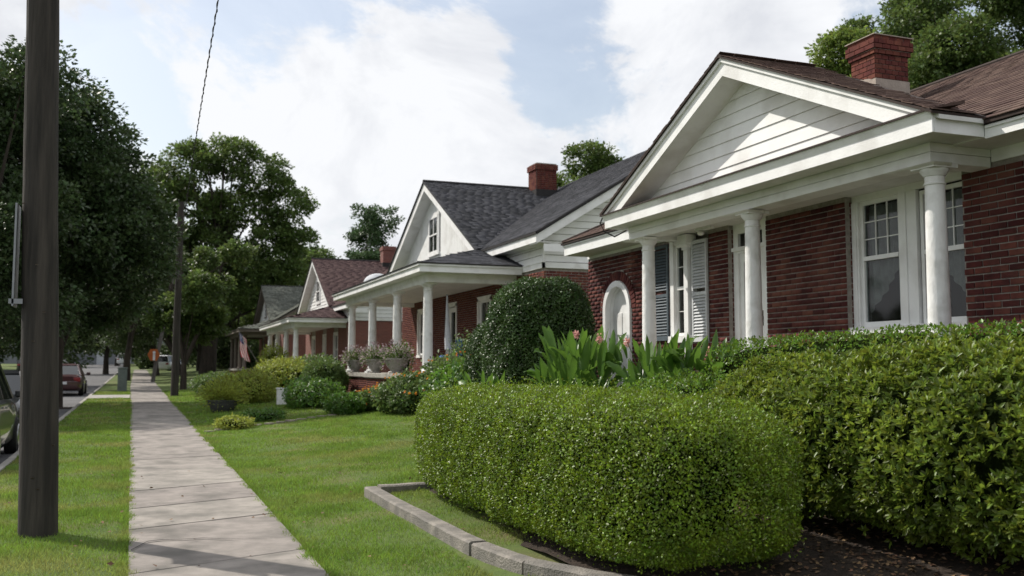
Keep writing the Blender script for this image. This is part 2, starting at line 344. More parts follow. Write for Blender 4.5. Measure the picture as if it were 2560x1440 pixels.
def superell(n, c, a, p, zmin=-1, seed=0):
    """points on a rounded box, and outward normals"""
    rg = np.random.default_rng(seed); c = np.array(c, float); a = np.array(a, float)
    ar = np.array([a[1]*a[2], a[1]*a[2], a[0]*a[2], a[0]*a[2], a[0]*a[1], a[0]*a[1]])
    f = rg.choice(6, n*4, p=ar/ar.sum()); m = len(f); i_ = np.arange(m)
    q = rg.uniform(-1, 1, (m, 3)); ax = f//2; q[i_, ax] = np.where(f % 2, 1., -1.)
    pj = lambda w: w*((np.abs(w)**p).sum(1)**(-1/p))[:, None]*a
    d1 = np.zeros((m, 3)); d2 = np.zeros((m, 3)); d1[i_, (ax+1) % 3] = 1e-4; d2[i_, (ax+2) % 3] = 1e-4; b0 = pj(q)
    el = np.linalg.norm(np.cross(pj(q+d1)-b0, pj(q+d2)-b0), axis=1)/(ar[f]); el /= np.quantile(el, .999)
    q = q[rg.random(m) < el][:n]; n = len(q)
    r = (np.abs(q)**p).sum(1)**(-1/p); q *= r[:, None]; Nn = nrm(np.sign(q)*np.abs(q)**(p-1)/a)
    k = q[:, 2] > zmin; return c+q[k]*a, Nn[k]
def blob(c, a, p, sub=3, shrink=1.):
    import bmesh
    bm = bmesh.new(); bmesh.ops.create_icosphere(bm, subdivisions=sub, radius=1); b = B(); V = []
    for v in bm.verts:
        q = np.array(v.co); r = (np.abs(q)**p).sum()**(-1/p); q = q*r*shrink; V.append(tuple(np.array(c)+q*np.array(a)))
    b.add(V, [tuple(x.index for x in f.verts) for f in bm.faces]); bm.free(); return b
def bush(name, label, cat, c, a, p, n, size, lm, seed, T=T4, out=1., up=.5, rnd=.8, inset=.08, amp=.05, lf=1.6, whorl=0, width=1., core=.86, zmin=-1, group=None, coremat=None, base=None, stray=.03, tuck=0):
    base = base or (c[0], c[1], g(c[0], c[1])); th = thing(name, label, cat, base, group); rg = np.random.default_rng(seed+99)
    P, Nn = superell(n, c, a, p, zmin, seed); P = P+Nn*(lump(P, amp, lf)+lump(P+3, amp*.7, lf*3.1)-rg.random(len(P))**2*inset)[:, None]; P -= Nn*(tuck*np.clip((c[2]+.1*a[2]-P[:, 2])/a[2], 0, 1)**1.3)[:, None]; sk = rg.random(len(P)) < stray; P[sk] += Nn[sk]*rg.uniform(0, .7*inset, (sk.sum(), 1))
    D0 = nrm(Nn*out+np.array([0, 0, up])+rg.normal(0, rnd*.4, P.shape))
    if whorl:
        VV = []; FF = []; o = 0
        a1 = nrm(np.cross(D0, rg.normal(0, 1, P.shape))); a2 = np.cross(D0, a1)
        for w in range(whorl):
            t = 2*math.pi*(w/whorl)+rg.normal(0, .25, len(P)); tilt = rg.uniform(.25, .9, len(P))
            D = D0*np.cos(tilt*1.3)[:, None]+(a1*np.cos(t)[:, None]+a2*np.sin(t)[:, None])*np.sin(tilt*1.3)[:, None]
            V, F = leaves(P-D0*(w % 3)[...] * .008 if False else P, D, D0+rg.normal(0, .25, P.shape), size*rg.uniform(.6, 1.2, len(P)), T, width)
            VV.append(V); FF.append(F+o); o += len(V)
        V = np.concatenate(VV); F = np.concatenate(FF)
    else:
        D = nrm(D0+rg.normal(0, rnd, P.shape)); U = Nn+np.array([0, 0, .6])+rg.normal(0, .5, P.shape)
        V, F = leaves(P, D, U, size*rg.uniform(.6, 1.3, len(P)), T, width)
    nparr('foliage', V, F, LM[lm], th)
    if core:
        build('shade_core', blob(c, a, p, 3, core), coremat or M['corecol'], th, smooth=True)  # solid dark blob added inside the foliage to block light
    b = B(); rgp = random.Random(seed)
    for k in range(7):
        x, y = c[0]+rgp.uniform(-.5, .5)*a[0], c[1]+rgp.uniform(-.6, .6)*a[1]; z0 = g(x, y)-.03
        b.tube([(x, y, z0), (x+rgp.uniform(-.1, .1), y+rgp.uniform(-.1, .1), (z0+c[2])/2), (x+rgp.uniform(-.3, .3)*a[0], y+rgp.uniform(-.3, .3)*a[1], c[2])], [.018, .014, .008], 6)
    build('stem', b, LM['twig'], th)
    return th
M['corecol'] = mat('shade_core_dark', (.014, .022, .006), (.006, .010, .003), 14, 1, 1, 30, spec=0)  # near-black green: interior shade put into the colour of the bush core

def tree(name, label, base, H, lobes, nleaf, size, lm, seed, tr=.2, stems=1, lean=(0, 0), group=None, clump=.55, spread=None):
    """lobes: list of (x, y, z, rx, ry, rz) in metres from the base; leaves gather in clumps over every lobe"""
    th = thing(name, label, 'tree', base, group); rg = np.random.default_rng(seed); rp = random.Random(seed); bs = Vector(base)
    L = np.array(lobes, float); vol = (L[:, 3]*L[:, 4]*L[:, 5])**(2/3); vol /= vol.sum()
    ncl = max(80, int(nleaf/75)); li = rg.choice(len(L), ncl, p=vol); dr = nrm(rg.normal(0, 1, (ncl, 3))+np.array([0, 0, .15]))
    rr = rg.uniform(.35, 1.02, ncl)**.55
    C = L[li, :3]+dr*L[li, 3:6]*rr[:, None]; cr = clump*rg.uniform(.5, 1.25, ncl)
    ci = rg.choice(ncl, nleaf, p=cr**2/np.sum(cr**2)); off = nrm(rg.normal(0, 1, (nleaf, 3)))*(rg.random((nleaf, 1))**.45); off[:, 2] *= .6
    P = C[ci]+off*cr[ci][:, None]+np.array(base)
    D = nrm(off+dr[ci]*.5+rg.normal(0, .6, (nleaf, 3))+np.array([0, 0, -.15])); U = rg.normal(0, .6, (nleaf, 3))+np.array([0, 0, 1.])
    V, F = leaves(P, D, U, size*rg.uniform(.6, 1.35, nleaf), T4, 1.15)
    nparr('crown', V, F, LM[lm], th)
    b = B()
    for s in range(stems):
        x0 = rp.uniform(-.3, .3)*(stems > 1); top = Vector((lean[0]+rp.uniform(-.6, .6)*(1+stems), lean[1]+rp.uniform(-.6, .6), H*.72))
        pts = [Vector((x0, 0, -.15)), Vector((x0+lean[0]*.15, lean[1]*.15, H*.12)), Vector((0, 0, H*.38))*1+Vector((top.x*.45, top.y*.45, 0)), top]
        b.tube([p+bs for p in pts], [tr*1.35, tr, tr*.75, tr*.2], 10)
        for k in range(9):
            t = rp.uniform(.3, .9); i = 1 if t < .55 else 2
            p0 = pts[i].lerp(pts[i+1], (t-.3)/.25 % 1 if i == 1 else (t-.55)/.45 % 1); lo = L[rp.randrange(len(L))]
            p1 = Vector(lo[:3])+Vector((rp.uniform(-.5, .5)*lo[3], rp.uniform(-.5, .5)*lo[4], rp.uniform(-.2, .6)*lo[5]))
            mid = p0.lerp(p1, .5)+Vector((0, 0, rp.uniform(-.1, .5)))
            b.tube([p0+bs, mid+bs, p1+bs], [tr*.38, tr*.24, tr*.07], 6)
    build('trunk', b, M['bark'], th, smooth=True)
    return th
def rand_lobes(seed, n, c, e, r):
    rp = random.Random(seed); out = []
    for k in range(n):
        a = rp.uniform(0, 2*math.pi); q = math.sqrt(rp.random()); zz = rp.uniform(-1, 1); w = math.sqrt(max(.05, 1-zz*zz*.85)); s = rp.uniform(.75, 1.25)*r
        out.append((c[0]+e[0]*q*w*math.cos(a), c[1]+e[1]*q*w*math.sin(a), c[2]+e[2]*zz, s, s, s*.8))
    return out

# ================================================================ SETTING
def sheet(name, xs, ys, zf, mt, parent=None, kind='structure'):
    V = np.array([(x, y, zf(x, y)) for y in ys for x in xs]); nx = len(xs); F = []
    for j in range(len(ys)-1):
        for i in range(nx-1): a = j*nx+i; F.append((a, a+1, a+nx+1, a+nx))
    return nparr(name, V, np.array(F), mt, parent, kind, True)
KX = -1.75                                            # kerb line
def sw_l(Y): return -.015-.0055*(min(Y, 60)-8)        # sidewalk edges
def sw_r(Y): return 1.36-.0045*(min(Y, 60)-8)
def ground_z(x, y):
    z = g(x, y)
    if x < KX-.05 and x > -10.3: return z-.35
    if sw_l(y)-.03 < x < sw_r(y)+.03: return z-.06
    return z-.012 + .012*math.sin(1.9*x+.7*y)*math.sin(.8*y-1.1*x)*(1 if 1.7 < x < 9 else .3)
ys = sorted(set([-300, -120, -40, -15, -8]+[i*.5 for i in range(-8, 120)]+[60+i*4 for i in range(0, 60)]+[320, 420, 600, 900, 1400]))
xs = [-900, -300, -120, -60, -30, -20, -14, -10.4, -10.2, -6, KX-.08, KX-.02]+[KX+.12+i*.4 for i in range(4)]+[-.06, .0, .5, 1.28, 1.33, 1.38, 1.45, 1.55]+[1.8+i*.4 for i in range(20)]+[10.5, 12, 15, 20, 30, 60, 120, 300, 900]
sheet('ground', xs, ys, ground_z, M['lawn'])
ry = [-60, -20]+[i*4 for i in range(-3, 60)]
sheet('road', [-10.25, -8, -6, -4, -3, -2.2, KX-.14], ry, lambda x, y: zp(y)-.13+.004*(x+6), M['asphalt'])
# cross street at the far end and a parking apron
sheet('side_street', [-60, -30, -10.3], [148, 156], lambda x, y: zp(y)-.05, M['asphalt'])
# driveway apron crossing the verge
sheet('driveway', [KX-.1, -1.2, sw_l(44)-.02], [41.6, 45.2], lambda x, y: g(x, y)+.012, M['kerb'])
kb = B(); kr = thing('kerb', 'pale concrete kerb between the verge and the street', 'kerb', (KX, 20, 0.07)); kr['kind'] = 'structure'
del kr['category'], kr['label']
y = -6.0
while y < 130:
    L_ = 3.0
    if not (41 < y+1.5 < 46):
        b = B(); z0, z1 = zp(y), zp(y+L_-.02)
        b.hexa([(KX-.13, y, z0-.4), (KX, y, z0-.4), (KX, y+L_-.02, z1-.4), (KX-.13, y+L_-.02, z1-.4)], [(KX-.11, y, z0+.005), (KX, y, z0+.012), (KX, y+L_-.02, z1+.012), (KX-.11, y+L_-.02, z1+.005)])
        build('kerb_stone', b, M['kerb'], kr)
    y += L_
gt = sheet('gutter', [KX-.42, KX-.135], ry, lambda x, y: zp(y)-.118, M['kerb'], None)
# sidewalk slabs
sw = bpy.data.objects.new('sidewalk', None); S.collection.objects.link(sw); sw.location = (.6, 10, .05); sw['kind'] = 'structure'; ORG[sw] = Vector((.6, 10, .05))
JY = [-3, -1.5, 0, 1.5, 3.0, 4.6, 6.2, 7.87, 9.87, 11.2, 12.65, 14.62, 16.4, 18.2, 19.9]
while JY[-1] < 125: JY.append(JY[-1]+1.62)
def skew(y): return .55 if y < 14 else max(.0, .55-(y-14)*.06)
for a, c in zip(JY[:-1], JY[1:]):
    gp = .008 if a > 20 else .013
    q = [(sw_l(a), a+gp), (sw_r(a), a+skew(a)+gp), (sw_r(c), c+skew(c)-gp), (sw_l(c), c-gp)]; hh = .004*random.uniform(-1, 1)
    b = B(); b.hexa([(x, y, zp(y)-.1) for x, y in q], [(x, y, zp(y)+.012+hh+random.uniform(-.002, .002)) for x, y in q]); build('slab', b, M['concrete'], sw, bevel=.004 if a < 25 else 0)
b = B()                                               # dark bed under the joints
for a, c in zip(JY[:-1], JY[1:]): b.hexa([(sw_l(a)+.01, a, zp(a)-.12), (sw_r(a)-.01, a, zp(a)-.12), (sw_r(c)-.01, c, zp(c)-.12), (sw_l(c)+.01, c, zp(c)-.12)], [(sw_l(a)+.01, a, zp(a)-.012), (sw_r(a)-.01, a, zp(a)-.012), (sw_r(c)-.01, c, zp(c)-.012), (sw_l(c)+.01, c, zp(c)-.012)])
build('joint_bed', b, M['soil'], sw)
b = B(); cp = [(.0, 8.62), (.13, 8.98), (.25, 9.02), (.42, 8.98), (.60, 8.98), (.78, 8.86), (.95, 8.84), (1.15, 8.72)]
for i in range(len(cp)-1):
    (x0, y0), (x1, y1) = cp[i], cp[i+1]; y0 += .17; y1 += .17; w0 = .016*(1-i/8); w1 = .016*(1-(i+1)/8)
    b.add([(x0, y0-w0, zp(y0)+.021), (x1, y1-w1, zp(y1)+.021), (x1, y1+w1, zp(y1)+.021), (x0, y0+w0, zp(y0)+.021)], [(0, 1, 2, 3)])
build('crack', b, M['dark'], sw)

# ---- soil bed behind the edging
sheet('garden_soil', [2.95, 3.4, 4, 5, 6, 7, 7.6], [0, 2, 4, 5, 6, 7, 8, 9, 10, 11], lambda x, y: g(max(x, 3.0), y)+.02 if (x > 3.3 or 4 < y < 7.8) else g(x, y)-.05, M['soil'])
# ---- retaining edging blocks
ed = thing('stone_edging', 'low weathered stone edging curving round the front of the clipped boxwood', 'edging', (2.75, 8, .15))
def edge_block(p, w=.15, h0=-.12, h1=.08):
    b = B(); n = len(p); A = []; Bt = []
    for i, (x, y) in enumerate(p):
        t = Vector((p[min(i+1, n-1)][0]-p[max(i-1, 0)][0], p[min(i+1, n-1)][1]-p[max(i-1, 0)][1])).normalized(); nx, ny = -t.y, t.x
        zt = g(2.7, y)+h1+random.uniform(-.004, .004)
        A.append([(x, y, zt-.25), (x+nx*w, y+ny*w, zt-.25), (x+nx*w, y+ny*w, zt-.012), (x+nx*(w-.015), y+ny*(w-.015), zt), (x+nx*.018, y+ny*.018, zt), (x, y, zt-.014)])
    V = [v for r in A for v in r]; F = []
    for i in range(n-1):
        for k in range(6): F.append((i*6+k, i*6+(k+1) % 6, (i+1)*6+(k+1) % 6, (i+1)*6+k))
    F += [(5, 4, 3, 2, 1, 0), tuple((n-1)*6+k for k in range(6))]
    b.add(V, F); return build('edging_block', b, M['stone'], ed)
def poly(pts, n):
    out = []
    for i in range(len(pts)-1):
        for k in range(n): t = k/n; out.append((pts[i][0]*(1-t)+pts[i+1][0]*t+random.uniform(-.006, .006), pts[i][1]*(1-t)+pts[i+1][1]*t))
    return out+[pts[-1]]
edge_block(poly([(2.41, 10.95), (2.43, 9.4), (2.47, 7.42)], 5)); edge_block(poly([(2.475, 7.39), (2.52, 7.0), (2.60, 6.62)], 3))
edge_block(poly([(2.605, 6.59), (2.84, 6.08), (3.22, 5.6), (3.8, 5.0)], 3)); edge_block(poly([(3.81, 4.97), (4.3, 4.5), (5.0, 4.1)], 3), h1=.075)
edge_block(poly([(2.60, 10.95), (3.2, 10.98), (4.0, 11.0)], 3), h1=.085)

# ================================================================ HOUSE ONE
BX = 7.6
h1 = thing('brick_house', 'nearest red brick house with white pediment porch and brown shingle roof', 'house', (9, 9, .6))
def part(name, b, m, parent=None, **k): return build(name, b, m, parent or CUR, **k)
CUR = h1
AY, AZ, AR = 14.89, 2.58, .50                          # arched opening
def archcut(z):
    if z < AZ: return [(AY-AR-.006, AY+AR+.006)]
    q = (AR+.172)**2-(z-AZ)**2
    return [(AY-math.sqrt(q), AY+math.sqrt(q))] if q > 0 else []
wall = B()
wall.box(BX+.012, BX+.3, -8, 7.40, -.2, 3.6); wall.box(BX+.012, BX+.35, 9.12, 10.66, -.2, 3.6); wall.box(BX+.012, BX+.3, 11.54, 12.03, -.2, 3.6)
wall.box(BX+.2, BX+.4, 12.03, 13.67, -.2, 3.6)
wall.box(BX+.012, BX+.3, AY+AR, 16.04, -.2, AZ); wall.box(BX+.03, BX+.3, 13.14, AY-AR, -.2, AZ)
n = 16
for i in range(n):
    t0, t1 = math.pi*i/n, math.pi*(i+1)/n; y0, y1 = AY+AR*math.cos(t0), AY+AR*math.cos(t1); z0, z1 = AZ+AR*math.sin(t0), AZ+AR*math.sin(t1)
    wall.hexa([(BX+.012, y0, z0), (BX+.012, y1, z1), (BX+.012, y1, 3.6), (BX+.012, y0, 3.6)], [(BX+.3, y0, z0), (BX+.3, y1, z1), (BX+.3, y1, 3.6), (BX+.3, y0, 3.6)])
wall.box(BX+.012, BX+.3, AY+AR, 16.04, AZ, 3.6); wall.box(BX+.03, BX+.3, 13.14, AY-AR, AZ, 3.6)
wall.box(BX+.012, 15, 15.99, 16.04, -.2, 3.6); wall.box(BX+.012, BX+.3, 12.03, 13.0, -.2, 1.98)
wall.box(BX+.09, BX+.3, 7.40, 9.12, -.2, 1.98)
wall.box(BX+.012, 15, -8.05, -8, -.2, 3.6); wall.box(15, 15.1, -8, 16, -.2, 3.6)
WALL = part('wall', wall, M['mortar'])
bl = brick_courses('X', 0, -1.0, 7.40, .6, 3.56, BX)
bl += brick_courses('X', 0, 9.12, 10.66, 1.2, 3.56, BX); bl += brick_courses('X', 0, 11.54, 12.03, 1.2, 3.56, BX)
bl += brick_courses('X', 0, 13.14, 16.04, .6, 3.56, BX, archcut)
bl += brick_courses('X', 0, 12.03, 13.0, 1.2, 1.98, BX); bl += brick_courses('X', 0, 7.42, 9.1, 1.2, 1.98, BX+.078)
bl += brick_courses('Y', 0, BX+.06, BX+.14, 1.2, 3.56, 9.115, L_=.105)
bl += brick_courses('Y', 0, BX+.06, BX+.14, 1.2, 3.56, 11.535, L_=.105)
pieces(bl, 'brick', M['brick'], WALL, 300)
for k in range(23):                                    # voussoirs over the arch
    t = math.pi*(k+.5)/23; c = Vector((BX+.02, AY+(AR+.083)*math.cos(t), AZ+(AR+.083)*math.sin(t))); mm = Matrix.Rotation(t-math.pi/2, 3, 'X')
    o = bpy.data.objects.new('brick', UNIT[('brick', M['brick'].name)]); S.collection.objects.link(o); o.parent = WALL
    o.matrix_basis = Matrix.Translation(c-ORG[WALL]) @ mm.to_4x4() @ Matrix.Diagonal((.055, .062, .155, 1))
# arched door
def ring(r0, r1, x0, x1, zb, cy=AY, cz=AZ, n=20):
    b = B(); pts = [(r0, r1)]
    def P(r, t): return (cy+r*math.cos(t), cz+r*math.sin(t))
    for i in range(n):
        t0, t1 = math.pi*i/n, math.pi*(i+1)/n; a, bq, c, d = P(r0, t0), P(r1, t0), P(r1, t1), P(r0, t1)
        b.hexa([(x0, *a), (x0, *bq), (x0, *c), (x0, *d)], [(x1, *a), (x1, *bq), (x1, *c), (x1, *d)])
    for s in (1, -1): b.box(x0, x1, cy+s*r0, cy+s*r1, zb, cz)
    return b
AD = part('arched_door', ring(0.0, .385, BX+.12, BX+.15, 1.0), M['paint'])
part('door_frame', ring(.40, AR-.002, BX-.035, BX+.06, 1.0), M['paint'], AD); part('door_reveal', ring(.386, .42, BX+.061, BX+.155, 1.0), M['paint'], AD)
for yy in (-.17, .17):
    for zz in (1.35, 1.85, 2.35): b = B(); b.box(BX+.108, BX+.119, AY+yy-.12, AY+yy+.12, zz-.19, zz+.19); part('panel', b, M['paint'], AD, bevel=.004)
# interior rooms: dark boxes behind glass
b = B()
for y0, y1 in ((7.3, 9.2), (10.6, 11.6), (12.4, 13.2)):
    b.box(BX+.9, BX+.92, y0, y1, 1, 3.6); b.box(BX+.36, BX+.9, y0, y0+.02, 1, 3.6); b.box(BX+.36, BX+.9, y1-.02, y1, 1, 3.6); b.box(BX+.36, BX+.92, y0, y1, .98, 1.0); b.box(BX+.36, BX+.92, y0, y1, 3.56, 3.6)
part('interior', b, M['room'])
def curtain(parent, x, y0, y1, z0, z1, shape=0):
    V = []; F = []; nu, nv = 40, 8; b = B()
    for j in range(nv+1):
        for i in range(nu+1):
            u = i/nu; w = j/nv; yy = y0+(y1-y0)*u; zz = z1-(z1-z0)*w
            if shape: zz = z1-(z1-z0)*w*(.45+.55*abs(u if shape > 0 else 1-u)**.8)
            V.append((x+.018*math.sin(u*34+w*1.2)+.01*math.sin(u*13), yy, zz))
    for j in range(nv):
        for i in range(nu): a = j*(nu+1)+i; F.append((a, a+1, a+nu+2, a+nu+1))
    b.add(V, F); return build('curtain', b, M['curtain'], parent, smooth=True, fix=False)
def sash_window(parent, x, y0, y1, z0, z1, cols=3, rows=2, zr=None, curt=0, name='window', mt=None, fr=.045, low=True, axis='X', m_w=.0055):
    """double hung window on an X plane; x is the face of the sash"""
    mt = mt or M['paint']; zr = zr or (z0+z1)/2; b = B(); X0, X1 = x, x+.045
    b.box(X0, X1, y0, y0+fr, z0, z1); b.box(X0, X1, y1-fr, y1, z0, z1); b.box(X0, X1, y0+fr, y1-fr, z0, z0+fr*1.3); b.box(X0, X1, y0+fr, y1-fr, z1-fr, z1); b.box(X0-.012, X1, y0+fr, y1-fr, zr-.024, zr+.024)
    w = part(name, b, mt, parent)
    if True:
        for a, c in ((z0+fr*1.3, zr-.024), (zr+.024, z1-fr)):
            q = B(); q.box(X0+.028, X0+.033, y0+fr, y1-fr, a, c); part('pane', q, M['glass'], w)
    q = B()
    for (a, c, on) in ((zr+.024, z1-fr, True), (z0+fr*1.3, zr-.024, low)):
        if not on: continue
        for i in range(1, cols): yy = y0+fr+(y1-y0-2*fr)*i/cols; mb = B(); mb.box(X0+.012, X0+.027, yy-m_w, yy+m_w, a, c); part('muntin', mb, mt, w)
        for j in range(1, rows): zz = a+(c-a)*j/rows; mb = B(); mb.box(X0+.014, X0+.026, y0+fr, y1-fr, zz-m_w, zz+m_w); part('muntin', mb, mt, w)
    if curt: curtain(w, x+.10, y0+.02, y1-.02, z0+.16, z1-.05, 1 if curt == 1 else -1)
    return w
sash_window(CUR, BX+.135, 8.38, 9.02, 2.06, 3.50, 3, 3, 2.84, 1, low=False)
sash_window(CUR, BX+.135, 7.42, 8.10, 2.06, 3.48, 3, 3, 2.82, 2, low=False)
b = B()                                               # broad white casings of the window bay
b.box(BX+.10, BX+.15, 9.02, 9.114, 2.061, 3.499); b.box(BX+.10, BX+.15, 8.12, 8.38, 2.061, 3.499); b.box(BX+.098, BX+.15, 7.41, 9.114, 3.50, 3.574)
b.box(BX+.085, BX+.0995, 9.045, 9.112, 2.062, 3.498); b.box(BX+.085, BX+.0995, 8.26, 8.36, 2.062, 3.498)
part('window_casing', b, M['paint'])
b = B(); b.box(BX+.02, BX+.16, 7.41, 9.14, 1.97, 2.06); part('window_sill', b, M['paint'], bevel=.006)
# front door with transom
b = B(); b.box(BX+.09, BX+.14, 10.665, 10.859, 1.15, 3.574); b.box(BX+.09, BX+.14, 11.421, 11.535, 1.15, 3.574); b.box(BX+.09, BX+.14, 10.86, 11.42, 3.17, 3.26); b.box(BX+.09, BX+.14, 10.86, 11.42, 3.44, 3.573)
b.box(BX+.06, BX+.089, 10.67, 10.80, 1.15, 3.198); b.box(BX+.05, BX+.089, 10.67, 11.53, 3.20, 3.25)
part('door_frame', b, M['paint'])
b = B(); b.box(BX+.12, BX+.16, 10.86, 10.97, 1.15, 3.17); b.box(BX+.12, BX+.16, 11.33, 11.42, 1.15, 3.17); b.box(BX+.12, BX+.16, 10.97, 11.33, 3.05, 3.17); b.box(BX+.12, BX+.16, 10.97, 11.33, 1.15, 2.25)
FD = part('front_door', b, M['paint'])
q = B(); q.box(BX+.142, BX+.147, 10.97, 11.33, 2.25, 3.05); part('pane', q, M['glass'], FD); curtain(FD, BX+.22, 10.95, 11.35, 2.2, 3.08)
q = B(); q.box(BX+.132, BX+.137, 10.86, 11.42, 3.26, 3.44); part('transom_pane', q, M['glass'], CUR)
q = B(); q.lathe([(.012, 0), (.03, .01), (.032, .035), (.012, .05)], (0, 0, 0), 12)
q.v = [(BX+.12-z, 10.90+x, 2.27+y) for x, y, z in q.v]; q.box(BX+.108, BX+.12, 10.875, 10.925, 2.16, 2.36); part('handle', q, M['brass'], FD)
# narrow window, pilaster and shutters
sash_window(CUR, BX+.05, 12.62, 13.02, 2.08, 3.46, 2, 2, 2.80, 0, fr=.035)
b = B(); b.box(BX, BX+.09, 13.02, 13.13, 1.98, 3.56); b.box(BX+.02, BX+.09, 12.50, 12.62, 1.98, 3.56); b.box(BX-.03, BX+.09, 12.45, 13.16, 1.98, 2.08); b.box(BX+.02, BX+.09, 12.62, 13.02, 3.46, 3.56); part('window_casing', b, M['paint'])
b = B(); b.box(BX-.07, BX+.0, 12.49, 12.60, 1.3, 3.34); b.box(BX-.09, BX+.015, 12.47, 12.62, 3.342, 3.37); b.box(BX-.11, BX+.015, 12.44, 12.65, 3.40, 3.44); b.prism([(BX-.08, 12.475, 3.37), (BX-.11, 12.45, 3.40), (BX-.11, 12.64, 3.40), (BX-.08, 12.615, 3.37)], (.08, 0, 0)); b.box(BX-.13, BX+.015, 12.42, 12.67, 3.44, 3.56)
part('pilaster', b, M['paint'])
def shutter(y0, y1, z0, z1, x, m, lab):
    b = B(); b.box(x, x+.035, y0, y0+.035, z0, z1); b.box(x, x+.035, y1-.035, y1, z0, z1)
    zm = z0+(z1-z0)*.47
    for a, c in ((z0, z0+.07), (z1-.05, z1), (zm-.025, zm+.025)): b.box(x, x+.035, y0+.035, y1-.035, a, c)
    s = part('shutter', b, m); s['label'] = lab
    zz = z0+.085
    while zz < z1-.07:
        if abs(zz-zm) > .045:
            q = B(); q.hexa([(x-.002, y0+.035, zz), (x-.002, y1-.035, zz), (x+.004, y1-.035, zz-.006), (x+.004, y0+.035, zz-.006)], [(x+.034, y0+.035, zz+.045), (x+.034, y1-.035, zz+.045), (x+.04, y1-.035, zz+.039), (x+.04, y0+.035, zz+.039)])
            part('slat', q, m, s)
        zz += .046
shutter(13.15, 13.64, 2.02, 3.50, BX-.03, M['shutter'], 'blue-grey louvred shutter')
shutter(12.04, 12.44, 1.98, 3.46, BX-.035, M['shutterw'], 'pale grey louvred shutter, lightened for reflected light')
# porch floor and steps
b = B(); b.box(6.75, BX, 7.0, 13.1, -.1, 1.06); part('porch_base', b, M['mortar']); b = B(); b.box(6.68, BX+.1, 6.95, 13.15, 1.062, 1.15); part('porch_floor', b, M['cement'], bevel=.01)
# columns
def column(yc, xc=7.0, z0=1.15, z1=3.515, r0=.106, r1=.090, parent=None, nseg=24, chip=False, mt=None):
    mt = mt or M['column']; b = B(); n = 12; H = z1-z0-.20
    prof = [(r0*(1-(1-r1/r0)*(t/n)**1.6)*1.0, .12+(H-.12)*t/n) for t in range(n+1)]
    prof += [(r1*1.0, H+.0), (r1*1.12, H+.008), (r1*1.12, H+.022), (r1*1.0, H+.03), (r1*1.0, H+.085)]
    b.lathe(prof, (xc, yc, z0), nseg); c = part('column', b, mt, parent, smooth=True)
    b = B(); k = r0/.106
    b.lathe([(r1*1.02, H+.085), (r1*1.12, H+.09), (r1*1.16, H+.10), (r1*1.38, H+.125), (r1*1.5, H+.145), (r1*1.5, H+.155)], (xc, yc, z0), nseg)
    s = r1*1.62; b.box(xc-s, xc+s, yc-s, yc+s, z0+H+.156, z1-.0); part('capital', b, mt, c, smooth=True)
    b = B(); b.lathe([(r0*1.25, .05), (r0*1.36, .06), (r0*1.36, .085), (r0*1.12, .10), (r0*1.08, .12)], (xc, yc, z0), nseg); s = r0*1.45; b.box(xc-s, xc+s, yc-s, yc+s, z0, z0+.05); part('base', b, mt, c, smooth=True)
    return c
for yc in (7.13, 10.08, 12.70): column(yc)
# flaking trim over the capitals
for yc in (7.13, 10.08, 12.70):
    b = B(); b.prism([(6.80, yc-.20, 3.503), (6.80, yc+.42, 3.503), (6.83, yc+.44, 3.493), (6.84, yc-.16, 3.485)], (.22, 0, 0)); part('trim_board', b, M['paint'])
# beam, frieze boards, cornice
b = B(); b.box(6.87, 7.12, 7.04, 13.0, 3.516, 3.78); b.box(6.87, 7.6, 7.04, 7.26, 3.513, 3.78); b.box(6.87, 7.6, 12.8, 13.02, 3.518, 3.78); part('porch_beam', b, M['paint'])
for i, (a, c, pr) in enumerate(((3.515, 3.61, .0), (3.613, 3.699, .006))):
    b = B(); b.box(6.85-pr, 6.869, 7.02-pr, 13.02+pr, a, c); part('frieze_board', b, M['paint'], bevel=.002)
    b = B(); b.box(6.87, 7.59, 7.02-pr, 7.039, a, c); part('frieze_board', b, M['paint'], bevel=.002)
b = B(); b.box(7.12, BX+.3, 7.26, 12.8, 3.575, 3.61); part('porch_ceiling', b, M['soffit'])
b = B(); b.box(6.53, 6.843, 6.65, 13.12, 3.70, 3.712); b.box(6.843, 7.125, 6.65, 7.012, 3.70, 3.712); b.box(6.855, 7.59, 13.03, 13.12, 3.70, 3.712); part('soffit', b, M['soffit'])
b = B(); b.box(6.505, 6.53, 6.63, 13.14, 3.68, 3.845); part('fascia', b, M['paint'], bevel=.002)
b = B(); b.prism([(6.505, 6.62, 3.845), (6.505, 6.62, 3.80), (6.47, 6.62, 3.87), (6.53, 6.62, 3.87)], (0, 6.54, 0)); part('crown_moulding', b, M['paint'])
b = B(); b.box(6.53, 7.10, 6.625, 6.65, 3.68, 3.86); part('fascia', b, M['paint']); b = B(); b.box(6.53, 7.12, 13.12, 13.145, 3.68, 3.86); part('fascia', b, M['paint'])
b = B(); b.prism([(6.455, 6.60, 3.875), (6.455, 6.60, 3.885), (6.86, 6.60, 3.995), (6.86, 6.60, 3.96)], (0, 6.58, 0)); part('skirt_roof', b, M['shbrown'])
b = B(); b.box(6.452, 6.462, 6.60, 13.18, 3.868, 3.888); part('drip_edge', b, M['edgebrown'])
